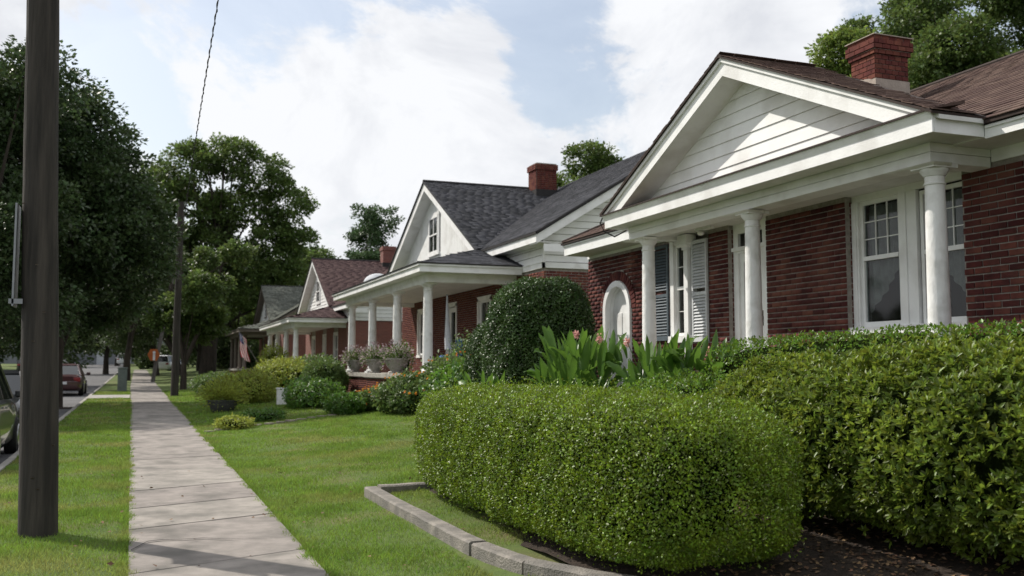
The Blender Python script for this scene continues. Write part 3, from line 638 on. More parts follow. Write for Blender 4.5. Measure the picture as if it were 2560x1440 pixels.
# pediment
PY, PZ, SL = 9.93, 5.335, .45
def rz(y, top=PZ): return top-SL*abs(y-PY)
b = B(); b.prism([(6.87, 7.0, 3.9), (6.87, PY, 5.28), (6.87, 12.85, 3.9)], (.1, 0, 0)); part('gable_wall', b, M['siding'])
z = 3.955; k = 0
while z < 5.16:
    z1 = min(z+.158, 5.24); w0 = (5.25-z)/SL; w1 = max((5.25-z1)/SL, .01)
    b = B(); b.hexa([(6.852, PY-w0, z+.001), (6.852, PY+w0, z+.001), (6.866, PY+w1, z1), (6.866, PY-w1, z1)], [(6.869, PY-w0, z+.001), (6.869, PY+w0, z+.001), (6.8695, PY+w1, z1), (6.8695, PY-w1, z1)])
    part('siding_board', b, M['siding']); z += .163
def rake(x0, x1, dz0, dz1, m, nm, ext=0.0, ytop=PZ, y0=6.62, y1=13.16):
    for s, ye in ((-1, y0), (1, y1)):
        b = B(); e = ye+s*ext
        zm = 3.872; yb = PY+s*(ytop+dz0-zm)/SL; q = rz(e, ytop)+dz1
        if abs(yb-PY) < abs(e-PY): P_ = [(x0, PY, ytop+dz0), (x0, yb, zm), (x0, e, zm), (x0, e, max(q, zm+.004)), (x0, PY, ytop+dz1)]
        else: P_ = [(x0, PY, ytop+dz0), (x0, e, rz(e, ytop)+dz0), (x0, e, q), (x0, PY, ytop+dz1)]
        b.prism(P_, (x1-x0, 0, 0)); part(nm, b, m)
rake(6.51, 6.535, -.215, -.03, M['paint'], 'rake_board')
rake(6.48, 6.51, -.045, .004, M['paint'], 'rake_moulding')
rake(6.535, 6.87, -.215, -.20, M['paint'], 'rake_soffit')
for ye_ in (6.58, 13.2):
    b = B(); b.slab([(6.536, PY, PZ+.005), (7.95, PY, PZ+.005), (7.1, ye_, rz(ye_)+.005), (6.536, ye_, rz(ye_)+.005)], .04); part('roof_deck', b, M['soffit'])
    b = B(); b.slab([(6.45, PY, PZ+.03), (8.0, PY, PZ+.03), (7.1, ye_, rz(ye_)+.03), (6.45, ye_, rz(ye_)+.03)], .024)
    b.slab([(8.0, PY, PZ+.03), (9.7, PY, 5.10), (7.1, ye_, rz(ye_)+.03)], .02); part('porch_roof', b, M['edgebrown'])
def slope_len(dy): return dy*math.sqrt(1+SL*SL)
ROOFM = M['shbrown']
sh = []
for s, ye in ((-1, 6.58), (1, 13.2)):
    sh += shingles((6.45, ye, rz(ye)+.03), (1, 0, 0), (0, -s, SL), None, lambda c: c.x < 7.86-.9*abs(c.y-PY)/3.3 and c.z < PZ+.04, umax=1.9, vmax=3.7)
b = B(); b.hexa([(6.45, PY-.09, PZ+.0), (6.45, PY, PZ+.05), (6.45, PY+.09, PZ+.0), (6.45, PY, PZ+.02)], [(8.0, PY-.09, PZ+.0), (8.0, PY, PZ+.05), (8.0, PY+.09, PZ+.0), (8.0, PY, PZ+.02)]); part('ridge_cap', b, M['edgebrown'])
# main roof
ex, ez, rx, rz_, ye = 7.08, 3.83, 11.13, 5.855, 16.0
b = B(); b.slab([(ex, -9, ez), (ex, 6.6, ez), (rx, 6.6, rz_), (rx, -9, rz_)], .05); b.slab([(ex, 13.2, ez), (ex, ye, ez), (rx, ye-4.05, rz_), (rx, 13.2-4.05, rz_)], .05)
b.slab([(ex+.45, 6.6, ez+.225), (ex+.45, 13.2, ez+.225), (rx, 13.2, rz_), (rx, 6.6, rz_)], .05)
b.slab([(ex, ye, ez), (15.2, ye, ez), (rx, ye-4.05, rz_)], .05); b.slab([(15.2, -9, ez), (rx, -9, rz_), (rx, ye-4.05, rz_), (15.2, ye, ez)], .05)
MR = part('roof', b, M['edgebrown'])
def mclip(c):
    if not (ex <= c.x <= rx+.02 and c.y < ye-(c.x-ex)+.02): return False
    return (c.y < 6.7 or c.y > 13.05) or c.x > 7.22+.95*(1-abs(c.y-PY)/3.3)
sh += shingles((ex-.03, -1.5, ez-.012), (0, 1, 0), (1, 0, .5), None, mclip, umax=18, vmax=4.6)
pieces(sh, 'shingle', M['shbrown'], MR, 300, jit=.004)
b = B(); b.tube([(rx, -9, rz_+.01), (rx, 11.95, rz_+.01)], .045, 6); b.tube([(rx, 11.95, rz_+.01), (ex, ye, ez+.01)], .04, 6); part('ridge_cap', b, M['edgebrown'])
b = B(); b.box(ex+.02, ex+.045, -9, 6.62, 3.665, 3.79); b.box(ex+.02, ex+.045, 13.15, ye-.02, 3.60, 3.79); b.box(ex+.045, 15, ye-.045, ye-.02, 3.60, 3.79); part('fascia', b, M['paint'])
b = B(); b.box(ex+.0, ex+.019, -9, 6.60, 3.755, 3.80); b.box(ex+.0, ex+.019, 13.16, ye, 3.755, 3.80); part('crown_moulding', b, M['paint'])
b = B(); b.box(ex+.045, BX+.02, -9, 7.015, 3.685, 3.70); b.box(ex+.045, BX+.02, 13.145, ye-.05, 3.612, 3.627); part('soffit', b, M['soffit'])
b = B(); b.box(BX-.012, BX+.012, -9, 7.01, 3.565, 3.684); b.box(BX-.012, BX+.012, 13.03, 16.04, 3.562, 3.611); part('frieze_board', b, M['paint'])
b = B(); b.box(ex-.03, ex+.0, -9, 6.58, 3.79, 3.825); b.box(ex-.03, ex+.0, 13.2, ye+.02, 3.79, 3.825); part('drip_edge', b, M['edgebrown'])
# drooping cable at the porch corner
b = B(); b.tube([(6.5, 13.2, 3.86), (6.48, 13.24, 3.78), (6.55, 13.25, 3.66), (6.7, 13.2, 3.58), (6.95, 13.15, 3.72)], .012, 6); part('cable', b, M['edge'])
# camera lamp on ceiling
b = B(); b.lathe([(.03, 0), (.05, .02), (.05, .05), (.03, .06)], (7.4, 11.9, 3.47), 12); b.box(7.37, 7.43, 11.6, 12.0, 3.535, 3.574); part('porch_lamp', b, M['paint'])
# chimney
CX0, CX1, CY0, CY1 = 9.39, 9.96, 10.56, 11.04
b = B(); b.box(CX0+.01, CX1-.01, CY0+.01, CY1-.01, 4.6, 6.17); b.box(CX0-.028, CX1+.028, CY0-.028, CY1+.028, 5.98, 6.18); CH = part('chimney', b, M['mortar'], MR)
b = B(); b.box(CX0-.012, CX1+.012, CY0-.012, CY1+.012, 4.7, 5.58); b.prism([(CX0-.013, CY0+.05, 5.57), (CX0-.013, CY0+.12, 5.60), (CX0-.013, CY1-.06, 5.66), (CX0-.013, CY1-.01, 5.57)], (.03, 0, 0)); part('chimney_cap', B().box(CX0-.06, CX1+.06, CY0-.06, CY1+.06, 6.183, 6.195), M['cement'], MR)
part('cement_collar', b, M['cement'], MR)
cb = []
def ringb(z, off, n1, n2, odd, h=.0677):
    x0, x1, y0, y1 = CX0-off, CX1+off, CY0-off, CY1+off
    def row(a0, a1, n):
        w = (a1-a0)/n; e = [a0]+[a0+w*(k+(.5 if odd else 0)) for k in range(0 if odd else 1, n)]+[a1]; return [(p, q) for p, q in zip(e[:-1], e[1:]) if q-p > .02]
    for p, q in row(y0, y1, n1): cb.append(((x0+.02, (p+q)/2, z), (.05, q-p-.01, h-.011), None)); cb.append(((x1-.02, (p+q)/2, z), (.05, q-p-.01, h-.011), None))
    for p, q in row(x0, x1, n2): cb.append((((p+q)/2, y0+.02, z), (q-p-.01, .05, h-.011), None)); cb.append((((p+q)/2, y1-.02, z), (q-p-.01, .05, h-.011), None))
zc = 5.62; k = 0
while zc < 6.17:
    off = 0 if zc < 5.93 else (.028 if zc < 6.02 else (.055 if zc < 6.10 else .03)); ringb(zc, off, 3, 5, k % 2); zc += .0677; k += 1
pieces(cb, 'brick', M['brick2'], MR, 200)

# ================================================================ PORCH HOUSES FURTHER ALONG
HB = Vector((8.5, 31, .6))
def porch_house(dy, dz, label, roofm, brickm, vertical, detail, group=None):
    global CUR
    if detail == 2: root = thing('porch_house', label, 'house', HB, group)
    else: root = thing('porch_house', label, 'house', HB+Vector((0, dy, dz)), group); ORG[root] = HB.copy()
    CUR = root; WX = 9.3; Gy, Gz, s = 31.6, 7.86, .53
    P = M['trimbrown'] if dy > 40 else M['paint']
    # walls
    b = B(); b.box(WX+.012, WX+.25, 22.17, 26.0, -.5, 4.75)
    ops = [(26.0, 27.2, 2.0, 3.62), (29.2, 30.3, 1.45, 3.62), (32.6, 33.8, 2.0, 3.62)]; yy = 26.0
    for (a, c, z0, z1) in ops:
        b.box(WX+.012, WX+.25, yy, a, -.5, 4.1) if a > yy else None
        b.box(WX+.012, WX+.25, a, c, -.5, z0); b.box(WX+.012, WX+.25, a, c, z1, 4.1); yy = c
    b.box(WX+.012, WX+.25, yy, 36.0, -.5, 4.1); b.box(WX+.25, 19, 22.17, 22.4, -.5, 4.1)
    b.prism([(WX+.02, 22.18, 4.1), (19, 22.18, 4.1), (14.3, 22.18, 7.9), (WX+.02, 22.18, 4.85)], (0, .2, 0))
    b.prism([(WX+.012, 26.2, 4.11), (WX+.012, Gy, 7.6), (WX+.012, 37, 4.11)], (.2, 0, 0)); b.box(WX+.25, 19, 35.8, 36, -.5, 4.1); b.box(19, 19.2, 22.17, 36, -.5, 5)
    wl = part('wall', b, M['mortar'])
    if detail == 2:
        hole = lambda z: [(a-.004, c+.004) for a, c, z0, z1 in ops if z0-.03 < z < z1+.04]
        bl = brick_courses('X', 0, 22.16, 36.0, 1.4, 4.04, WX, hole)+brick_courses('Y', 0, 9.36, 14, .6, 4.04, 22.16)
        pieces(bl, 'brick', brickm, wl, 300)
    else:
        b = B(); b.box(WX, WX+.011, 22.165, 26, .3, 4.05); yy = 26
        for (a, c, z0, z1) in ops:
            if a > yy: b.box(WX, WX+.011, yy, a, .3, 4.05)
            b.box(WX, WX+.011, a, c, .3, z0); yy = c
        b.box(WX, WX+.011, yy, 36, .3, 4.05); b.box(WX, 19, 22.155, 22.168, .3, 4.05); part('brick_face', b, M['brickfar'])
    # windows and doors on the porch
    for (a, c, z0, z1) in ops:
        if z0 > 1.6: w = sash_window(CUR, WX+.06, a+.1, c-.1, z0+.05, z1-.08, 2, 1, None, 0, fr=.05)
        else:
            b = B(); b.box(WX+.08, WX+.12, a+.1, a+.25, z0, z1-.1); b.box(WX+.08, WX+.12, c-.25, c-.1, z0, z1-.1); b.box(WX+.08, WX+.12, a+.25, c-.25, z0, z0+.9); b.box(WX+.08, WX+.12, a+.25, c-.25, z1-.25, z1-.1)
            d = part('front_door', b, P); q = B(); q.box(WX+.095, WX+.1, a+.25, c-.25, z0+.9, z1-.25); part('pane', q, M['glass'], d)
        b = B(); b.box(WX-.02, WX+.08, a, a+.1, z0, z1); b.box(WX-.02, WX+.08, c-.1, c, z0, z1); b.box(WX-.02, WX+.08, a, c, z1-.08, z1+.05); b.box(WX-.04, WX+.08, a-.03, c+.03, z0-.04, z0+.05); part('window_casing', b, P)
    b = B(); b.box(WX+.8, WX+.82, 25.5, 34.5, 1.3, 3.9); part('interior', b, M['room'])
    b = B(); b.box(11.4, 12.15, 22.10, 22.15, 2.0, 3.5); w = part('window', b, P); q = B(); q.box(11.47, 12.08, 22.09, 22.099, 2.07, 3.43); part('pane', q, M['room'], w)
    # siding: clapboard over the side wing, boards in the gable
    z = 4.22
    while z < 7.8:
        x1 = min(19, 14.3+(7.9-z)/.614); x0 = WX if z < 4.85 else WX+(z-4.83)/.614+.0
        e = .17
        b = B(); b.hexa([(x0-.005, 22.13, z), (x1, 22.13, z), (x1, 22.155, z+e-.005), (x0-.0, 22.155, z+e-.005)], [(x0-.005, 22.179, z), (x1, 22.179, z), (x1, 22.179, z+e-.005), (x0, 22.179, z+e-.005)]); part('siding_board', b, M['siding'])
        if z < 4.7: b = B(); b.hexa([(WX-.03, 22.135, z), (WX-.03, 26.3, z), (WX-.005, 26.3, z+e-.005), (WX-.005, 22.135, z+e-.005)], [(WX+.011, 22.135, z), (WX+.011, 26.3, z), (WX+.011, 26.3, z+e-.005), (WX+.011, 22.135, z+e-.005)]); part('siding_board', b, M['siding'])
        z += .175
    b = B(); b.box(WX-.05, 19, 22.10, 22.17, 4.06, 4.20); b.box(WX-.05, WX+.01, 22.10, 26.2, 4.06, 4.20); b.box(WX-.07, WX+.01, 22.08, 26.2, 4.19, 4.215); b.box(WX-.035, WX+.02, 22.12, 22.2, 4.2, 4.85); part('frieze_board', b, P)
    win = (31.15, 32.2, 5.45, 6.7)
    if vertical:
        y = 26.4
        while y < 36.9:
            y1 = y+.165; zt = lambda q: Gz-.25-s*abs(q-Gy); pieces_z = [(4.3, None)]
            if y1 > win[0] and y < win[1]: spans = [(4.3, win[2]), (win[3], None)]
            else: spans = [(4.3, None)]
            for a, c in spans:
                za, zb = (c, c) if c else (zt(y), zt(y1))
                if min(za, zb) > a+.05: b = B(); b.hexa([(WX-.012, y+.006, a), (WX-.012, y1-.006, a), (WX-.012, y1-.006, zb), (WX-.012, y+.006, za)], [(WX+.011, y+.006, a), (WX+.011, y1-.006, a), (WX+.011, y1-.006, zb), (WX+.011, y+.006, za)]); part('siding_board', b, M['siding'])
            y += .17
    else:
        z = 4.9
        while z < 7.3:
            w0, w1 = (Gz-.3-z)/s, (Gz-.3-z-.17)/s
            b = B(); b.hexa([(WX-.03, Gy-w0, z), (WX-.03, Gy+w0, z), (WX-.005, Gy+w1, z+.17), (WX-.005, Gy-w1, z+.17)], [(WX+.011, Gy-w0, z), (WX+.011, Gy+w0, z), (WX+.011, Gy+w1, z+.17), (WX+.011, Gy-w1, z+.17)]); part('siding_board', b, M['siding']); z += .175
    b = B(); a, c, z0, z1 = win; b.box(WX-.06, WX-.012, a-.1, a, z0-.05, z1+.1); b.box(WX-.06, WX-.012, c, c+.1, z0-.05, z1+.1); b.box(WX-.07, WX-.012, a-.13, c+.13, z1, z1+.12); b.box(WX-.08, WX-.012, a-.14, c+.14, z0-.08, z0); gc = part('window_casing', b, P)
    b = B(); b.box(WX-.035, WX-.03, a, c, z0, z1); part('backing', b, M['room'], gc)
    sash_window(CUR, WX-.075, a, c, z0, z1, 2, 1, None, 0, fr=.06, m_w=.02)
    # gable roof
    def gz(y, t=0): return Gz+t-s*abs(y-Gy)
    def rk(x0, x1, t0, t1, m, nm, y0=25.85, y1=37.35):
        for e in (y0, y1): b = B(); b.hexa([(x0, Gy, Gz+t0), (x0, e, gz(e)+t0), (x0, e, gz(e)+t1), (x0, Gy, Gz+t1)], [(x1, Gy, Gz+t0), (x1, e, gz(e)+t0), (x1, e, gz(e)+t1), (x1, Gy, Gz+t1)]); part(nm, b, m)
    rk(8.88, 8.91, -.30, -.03, P, 'rake_board'); rk(8.91, WX-.01, -.30, -.285, P, 'rake_soffit'); rk(8.91, 14.6, -.1, -.03, M['soffit'], 'roof_deck')
    rk(8.83, 14.4, -.029, .0, M['edge'], 'drip_edge')
    b = B()
    for e in (25.75, 37.4): b.hexa([(8.84, Gy, Gz+.001), (8.84, e, gz(e)+.001), (8.84, e, gz(e)+.015), (8.84, Gy, Gz+.015)], [(14.3, Gy, Gz+.001), (14.3, e, gz(e)+.001), (14.3, e, gz(e)+.015), (14.3, Gy, Gz+.015)])
    # side-gabled main roof
    e, ezz, rxx, rzz = 8.88, 4.86, 14.3, 8.19
    b.slab([(e, 21.6, ezz), (e, 25.9, ezz), (rxx, 31.0, rzz), (rxx, 21.6, rzz)], .04); b.slab([(9.5, 25.9, 5.24), (9.5, 37.4, 5.24), (rxx, 37.4, rzz), (rxx, 31, rzz)], .04); b.slab([(rxx, 21.6, rzz), (rxx, 37.4, rzz), (19.7, 37.4, ezz), (19.7, 21.6, ezz)], .04)
    rf = part('roof', b, roofm)
    b = B(); b.tube([(8.84, Gy, Gz+.03), (13.8, Gy, Gz+.03)], .05, 6); part('ridge_cap', b, M['edge'])
    sd = (rzz-ezz)/(rxx-e)
    b = B(); b.hexa([(e+.02, 21.63, ezz-.27), (rxx, 21.63, rzz-.27), (rxx, 21.63, rzz-.05), (e+.02, 21.63, ezz-.05)], [(e+.02, 21.66, ezz-.27), (rxx, 21.66, rzz-.27), (rxx, 21.66, rzz-.05), (e+.02, 21.66, ezz-.05)]); part('rake_board', b, P)
    b = B(); b.hexa([(e+.02, 21.66, ezz-.27), (rxx, 21.66, rzz-.27), (rxx, 22.13, rzz-.27), (e+.02, 22.13, ezz-.27)], [(e+.02, 21.66, ezz-.255), (rxx, 21.66, rzz-.255), (rxx, 22.13, rzz-.255), (e+.02, 22.13, ezz-.255)]); part('rake_soffit', b, P)
    b = B(); b.hexa([(e-.03, 21.57, ezz-.05), (rxx, 21.57, rzz-.05), (rxx, 21.57, rzz+.01), (e-.03, 21.57, ezz+.01)], [(e-.03, 21.62, ezz-.05), (rxx, 21.62, rzz-.05), (rxx, 21.62, rzz+.01), (e-.03, 21.62, ezz+.01)]); b.box(e-.04, e-.005, 21.57, 25.9, ezz-.05, ezz+.008); part('drip_edge', b, M['edge'])
    b = B(); b.box(e, e+.025, 21.64, 25.9, ezz-.24, ezz-.045); part('fascia', b, P); b = B(); b.box(e+.025, WX-.005, 21.66, 25.9, ezz-.235, ezz-.22); b.box(e+.2, WX+.5, 21.64, 21.659, ezz-.45, ezz-.27); part('soffit', b, P)
    # chimney
    b = B(); b.box(12.7, 13.45, 30.9, 31.6, 6.8, 8.68); b.box(12.66, 13.49, 30.86, 31.64, 8.45, 8.62); ch = part('chimney', b, M['brickfar'] if detail < 2 else M['mortar'], rf)
    b = B(); b.box(12.68, 13.47, 30.88, 31.62, 6.8, 7.75); part('flashing', b, M['edge'], rf)
    if detail == 2:
        cb = []
        zc = 7.79; k = 0
        while zc < 8.66:
            of = .04 if zc > 8.44 else 0; x0, x1, y0, y1 = 12.7-of, 13.45+of, 30.9-of, 31.6+of
            for i in range(5):
                w = (x1-x0)/5; cb.append(((x0+w*(i+.5), y0+.0, zc), (w-.012, .05, .056), None)); w = (y1-y0)/5; cb.append(((x0+.0, y0+w*(i+.5), zc), (.05, w-.012, .056), None))
            zc += .0677; k += 1
        pieces(cb, 'brick', brickm, rf, 150)
    # shingles
    W_, E_ = (.30, .14) if detail == 2 else (.45, .14)
    sh = shingles((8.84, 25.75, gz(25.75)+.015), (1, 0, 0), (0, 1, s), None, lambda c: 8.84 < c.x < 14 and c.y < Gy+.02 and c.z+.06 > ezz+sd*(c.x-e), W_, E_, 5.3, 6.9)
    sh += shingles((e-.03, 21.6, ezz+.0), (0, 1, 0), (1, 0, sd), None, lambda c: e-.1 < c.x < rxx and 21.58 < c.y < 31.5 and (c.y < 25.9 or c.z+.03 > gz(c.y)) and c.z < rzz, W_, E_, 10, 6.6)
    # porch
    cz0, cz1 = 1.45, 3.79
    for yc in (24.45, 27.65, 30.85, 34.05): column(yc, 7.0, cz0, cz1, .135, .115, CUR, 20, mt=P if dy > 40 else None)
    b = B(); b.box(6.87, 7.13, 24.02, 34.5, 3.79, 4.06); b.box(7.13, WX, 24.02, 24.26, 3.791, 4.06); b.box(7.13, WX, 34.26, 34.5, 3.791, 4.06); part('porch_beam', b, P)
    b = B(); b.box(7.13, WX, 24.26, 34.26, 3.93, 3.95); part('porch_ceiling', b, M['soffit'])
    b = B(); b.box(6.855, 6.869, 24.0, 34.52, 3.90, 4.05); b.box(6.869, WX-.06, 24.0, 24.019, 3.90, 4.05); part('frieze_board', b, P)
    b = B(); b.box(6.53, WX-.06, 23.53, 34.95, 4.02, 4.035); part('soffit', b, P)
    b = B(); b.box(6.505, 6.53, 23.5, 34.98, 4.0, 4.17); b.box(6.53, WX-.06, 23.5, 23.53, 4.0, 4.17); b.box(6.53, WX-.06, 34.95, 34.98, 4.0, 4.17); part('fascia', b, P)
    b = B(); b.box(6.46, 6.504, 23.46, 35.0, 4.155, 4.20); b.box(6.504, WX-.05, 23.455, 23.499, 4.155, 4.20); part('crown_moulding', b, P)
    b = B(); b.box(6.44, 6.47, 23.43, 35.0, 4.20, 4.235); b.box(6.47, WX-.05, 23.43, 23.46, 4.20, 4.235); part('drip_edge', b, M['edge'])
    b = B(); pz = 4.22; tz = 5.05; sp_ = (tz-pz)/(WX-6.46)
    b.slab([(6.46, 23.45, pz), (6.46, 35, pz), (WX, 32.16, tz), (WX, 26.29, tz)], .02); b.slab([(6.46, 23.45, pz), (WX, 26.29, tz), (WX, 23.45, pz)], .02); b.slab([(6.46, 35, pz), (WX, 35, pz), (WX, 32.16, tz)], .02); part('porch_roof', b, roofm)
    k = WX-6.46
    sh += shingles((6.44, 23.45, pz), (0, 1, 0), (1, 0, sp_), None, lambda c: 6.4 < c.x < WX-.02 and 23.45+(c.x-6.46) < c.y < 35-(c.x-6.46), W_, E_, 11.6, 3.0, .004)
    sh += shingles((6.44, 23.44, pz), (1, 0, 0), (0, 1, sp_), None, lambda c: 6.4 < c.x < WX-.02 and c.y < 23.45+(c.x-6.46), W_, E_, 2.9, 3.0, .004)
    if detail == 2: b = B(); b.add(*DOME((7.7, 33.2, 4.5), .50, .36)); part('roof_dome_vent', b, M['canvas'], smooth=True)
    pieces(sh, 'shingle', roofm, rf, 300 if detail == 2 else 0, jit=.004)
    # podium
    b = B(); b.box(6.56, WX, 23.9, 29.6, -.5, 1.31); b.box(6.9, WX, 29.6, 34.7, -.5, 1.31); pd = part('podium', b, M['mortar'] if detail == 2 else M['brickfar'])
    if detail == 2:
        pb = brick_courses('X', 0, 23.9, 29.6, .3, 1.31, 6.545)+brick_courses('X', 0, 29.6, 34.7, .3, 1.31, 6.885)+brick_courses('Y', 0, 6.6, 9.2, .3, 1.31, 23.885)
        pieces(pb, 'brick', brickm, pd, 120)
    for a, c, x0 in ((23.8, 29.65, 6.46), (29.66, 34.8, 6.80)):
        n = 4
        for i in range(n): b = B(); b.box(x0, 7.25, a+(c-a)*i/n+.004, a+(c-a)*(i+1)/n-.004, 1.315, 1.45); part('coping_stone', b, M['urn'], bevel=.012)
    b = B(); b.box(7.25, WX, 23.9, 34.7, 1.32, 1.44); part('porch_floor', b, M['cement'])
    return root
def DOME(c, r, h, n=20, m=7):
    V = []; F = []
    for j in range(m+1):
        t = math.pi/2*j/m
        for i in range(n): a = 2*math.pi*i/n; V.append((c[0]+r*math.cos(t)*math.cos(a), c[1]+r*math.cos(t)*math.sin(a), c[2]+h*math.sin(t)))
    for j in range(m):
        for i in range(n): F.append((j*n+i, j*n+(i+1) % n, (j+1)*n+(i+1) % n, (j+1)*n+i))
    return V, F
def brickfar():
    m = bpy.data.materials.new('distant_brick'); m.use_nodes = True; nt = m.node_tree; b = nt.nodes['Principled BSDF']; b.inputs['Roughness'].default_value = .9
    ge = nt.nodes.new('ShaderNodeNewGeometry'); sx = nt.nodes.new('ShaderNodeSeparateXYZ'); ad = nt.nodes.new('ShaderNodeMath'); cx = nt.nodes.new('ShaderNodeCombineXYZ'); br = nt.nodes.new('ShaderNodeTexBrick'); L = nt.links.new
    L(ge.outputs['Position'], sx.inputs[0]); L(sx.outputs[0], ad.inputs[0]); L(sx.outputs[1], ad.inputs[1]); L(ad.outputs[0], cx.inputs[0]); L(sx.outputs[2], cx.inputs[1]); L(cx.outputs[0], br.inputs['Vector'])
    br.inputs['Scale'].default_value = 1; br.inputs['Brick Width'].default_value = .205; br.inputs['Row Height'].default_value = .0677; br.inputs['Mortar Size'].default_value = .005
    br.inputs['Color1'].default_value = (.19, .055, .042, 1); br.inputs['Color2'].default_value = (.13, .04, .032, 1); br.inputs['Mortar'].default_value = (.26, .2, .17, 1); L(br.outputs[0], b.inputs['Base Color']); return m
M['brickfar'] = brickfar()
porch_house(0, 0, 'brick porch house with charcoal shingle roof and vertical white boards in its gable', M['shgrey'], M['brick2'], True, 2)
porch_house(22.6, -.27, 'brick porch house with maroon shingle roof, third along the street', M['shred'], M['brick2'], False, 1)
porch_house(46.3, .10, 'farthest porch house with weathered grey-green shingle roof behind the flag', M['shgreen'], M['brick2'], False, 1)
CUR = None

# ================================================================ POLES AND WIRE
def pole(name, label, base, top, r0, r1, m):
    t = thing(name, label, 'utility pole', base); b = B(); n = 10; rp = random.Random(3)
    b.tube([Vector(base).lerp(Vector(top), i/n)+Vector((rp.uniform(-.006, .006), rp.uniform(-.006, .006), 0 if i else -.1)) for i in range(n+1)], [r0+(r1-r0)*i/n for i in range(n+1)], 28); build('post', b, m, t, smooth=True); return t
p1 = pole('utility_pole', 'thick dark wooden utility pole on the near verge beside the sidewalk', (-.79, 10.0, .1), (-1.07, 10.1, 9.5), .168, .118, M['wood'])
b = B(); b.box(-1.075, -1.058, 9.86, 10.16, 2.16, 3.10); tag(build('street_sign', b, M['metal'], None), 'thin metal sign plate seen edge-on at the left of the nearest pole', 'sign')
b = B()
for z in (2.18,):
    b = B(); b.box(-1.10, -.985, 9.86, 9.875, z, z+.045); build('strap', b, M['metal'], p1)
rp = random.Random(9)
for k in range(7):
    z = rp.uniform(.5, 3.4); a = rp.uniform(3.6, 5.9); x0 = -.79-.03*z+.163*math.cos(a); y0 = 10.0+.163*math.sin(a); b = B(); b.box(x0-.012, x0+.012, y0-.006, y0+.006, z-.004, z+.004); build('staple', b, M['brass'], p1)
p2 = pole('utility_pole', 'dark pole right of the sidewalk beyond the lawn', (1.50, 43.4, .44), (1.55, 43.3, 8.6), .16, .12, M['wood'])
p3 = pole('utility_pole', 'pale leaning pole farther along the sidewalk with an orange sign', (.98, 68, .69), (2.1, 69, 7.8), .13, .10, M['wood2'])
b = B(); sg = thing('orange_sign', 'small orange diamond warning sign on the leaning pole', 'sign', (1.1, 67.7, 2.25))
b.prism([(1.0-.38, 67.6, 2.45), (1.0-.2, 67.6, 2.08), (1.0+.2, 67.6, 2.08), (1.0+.38, 67.6, 2.45), (1.0+.2, 67.6, 2.82), (1.0-.2, 67.6, 2.82)], (0, .02, 0)); build('plate', b, M['orange'], sg)
b = B(); b.box(.95, 1.09, 67.585, 67.599, 2.1, 2.5); b.lathe([(.09, 0), (.09, .014)], (0, 0, 0), 12); b.v[8:] = [(1.02+x, 67.585+z, 2.60+y) for x, y, z in b.v[8:]]; build('symbol', b, M['mark'], sg)
b = B(); N_ = 60; A, Bp, C = Vector((.72, 7, 6.15)), Vector((.85, 24, 5.05)), Vector((1.5, 43.25, 5.2))
def wpt(t): return A*(1-t)**2+Bp*2*t*(1-t)+C*t*t
pts = [wpt(i/N_) for i in range(-14, N_+1)]
b.tube(pts, .006, 5)
tw = []
for i in range(900): t = -.22+1.22*i/899; p = wpt(t); a = i*.75; tw.append(p+Vector((.010*math.cos(a), 0, .010*math.sin(a))))
b.tube(tw, .0065, 4); tag(build('service_wire', b, M['edge'], None), 'black twisted service wire running overhead from the camera to the second pole', 'wire')

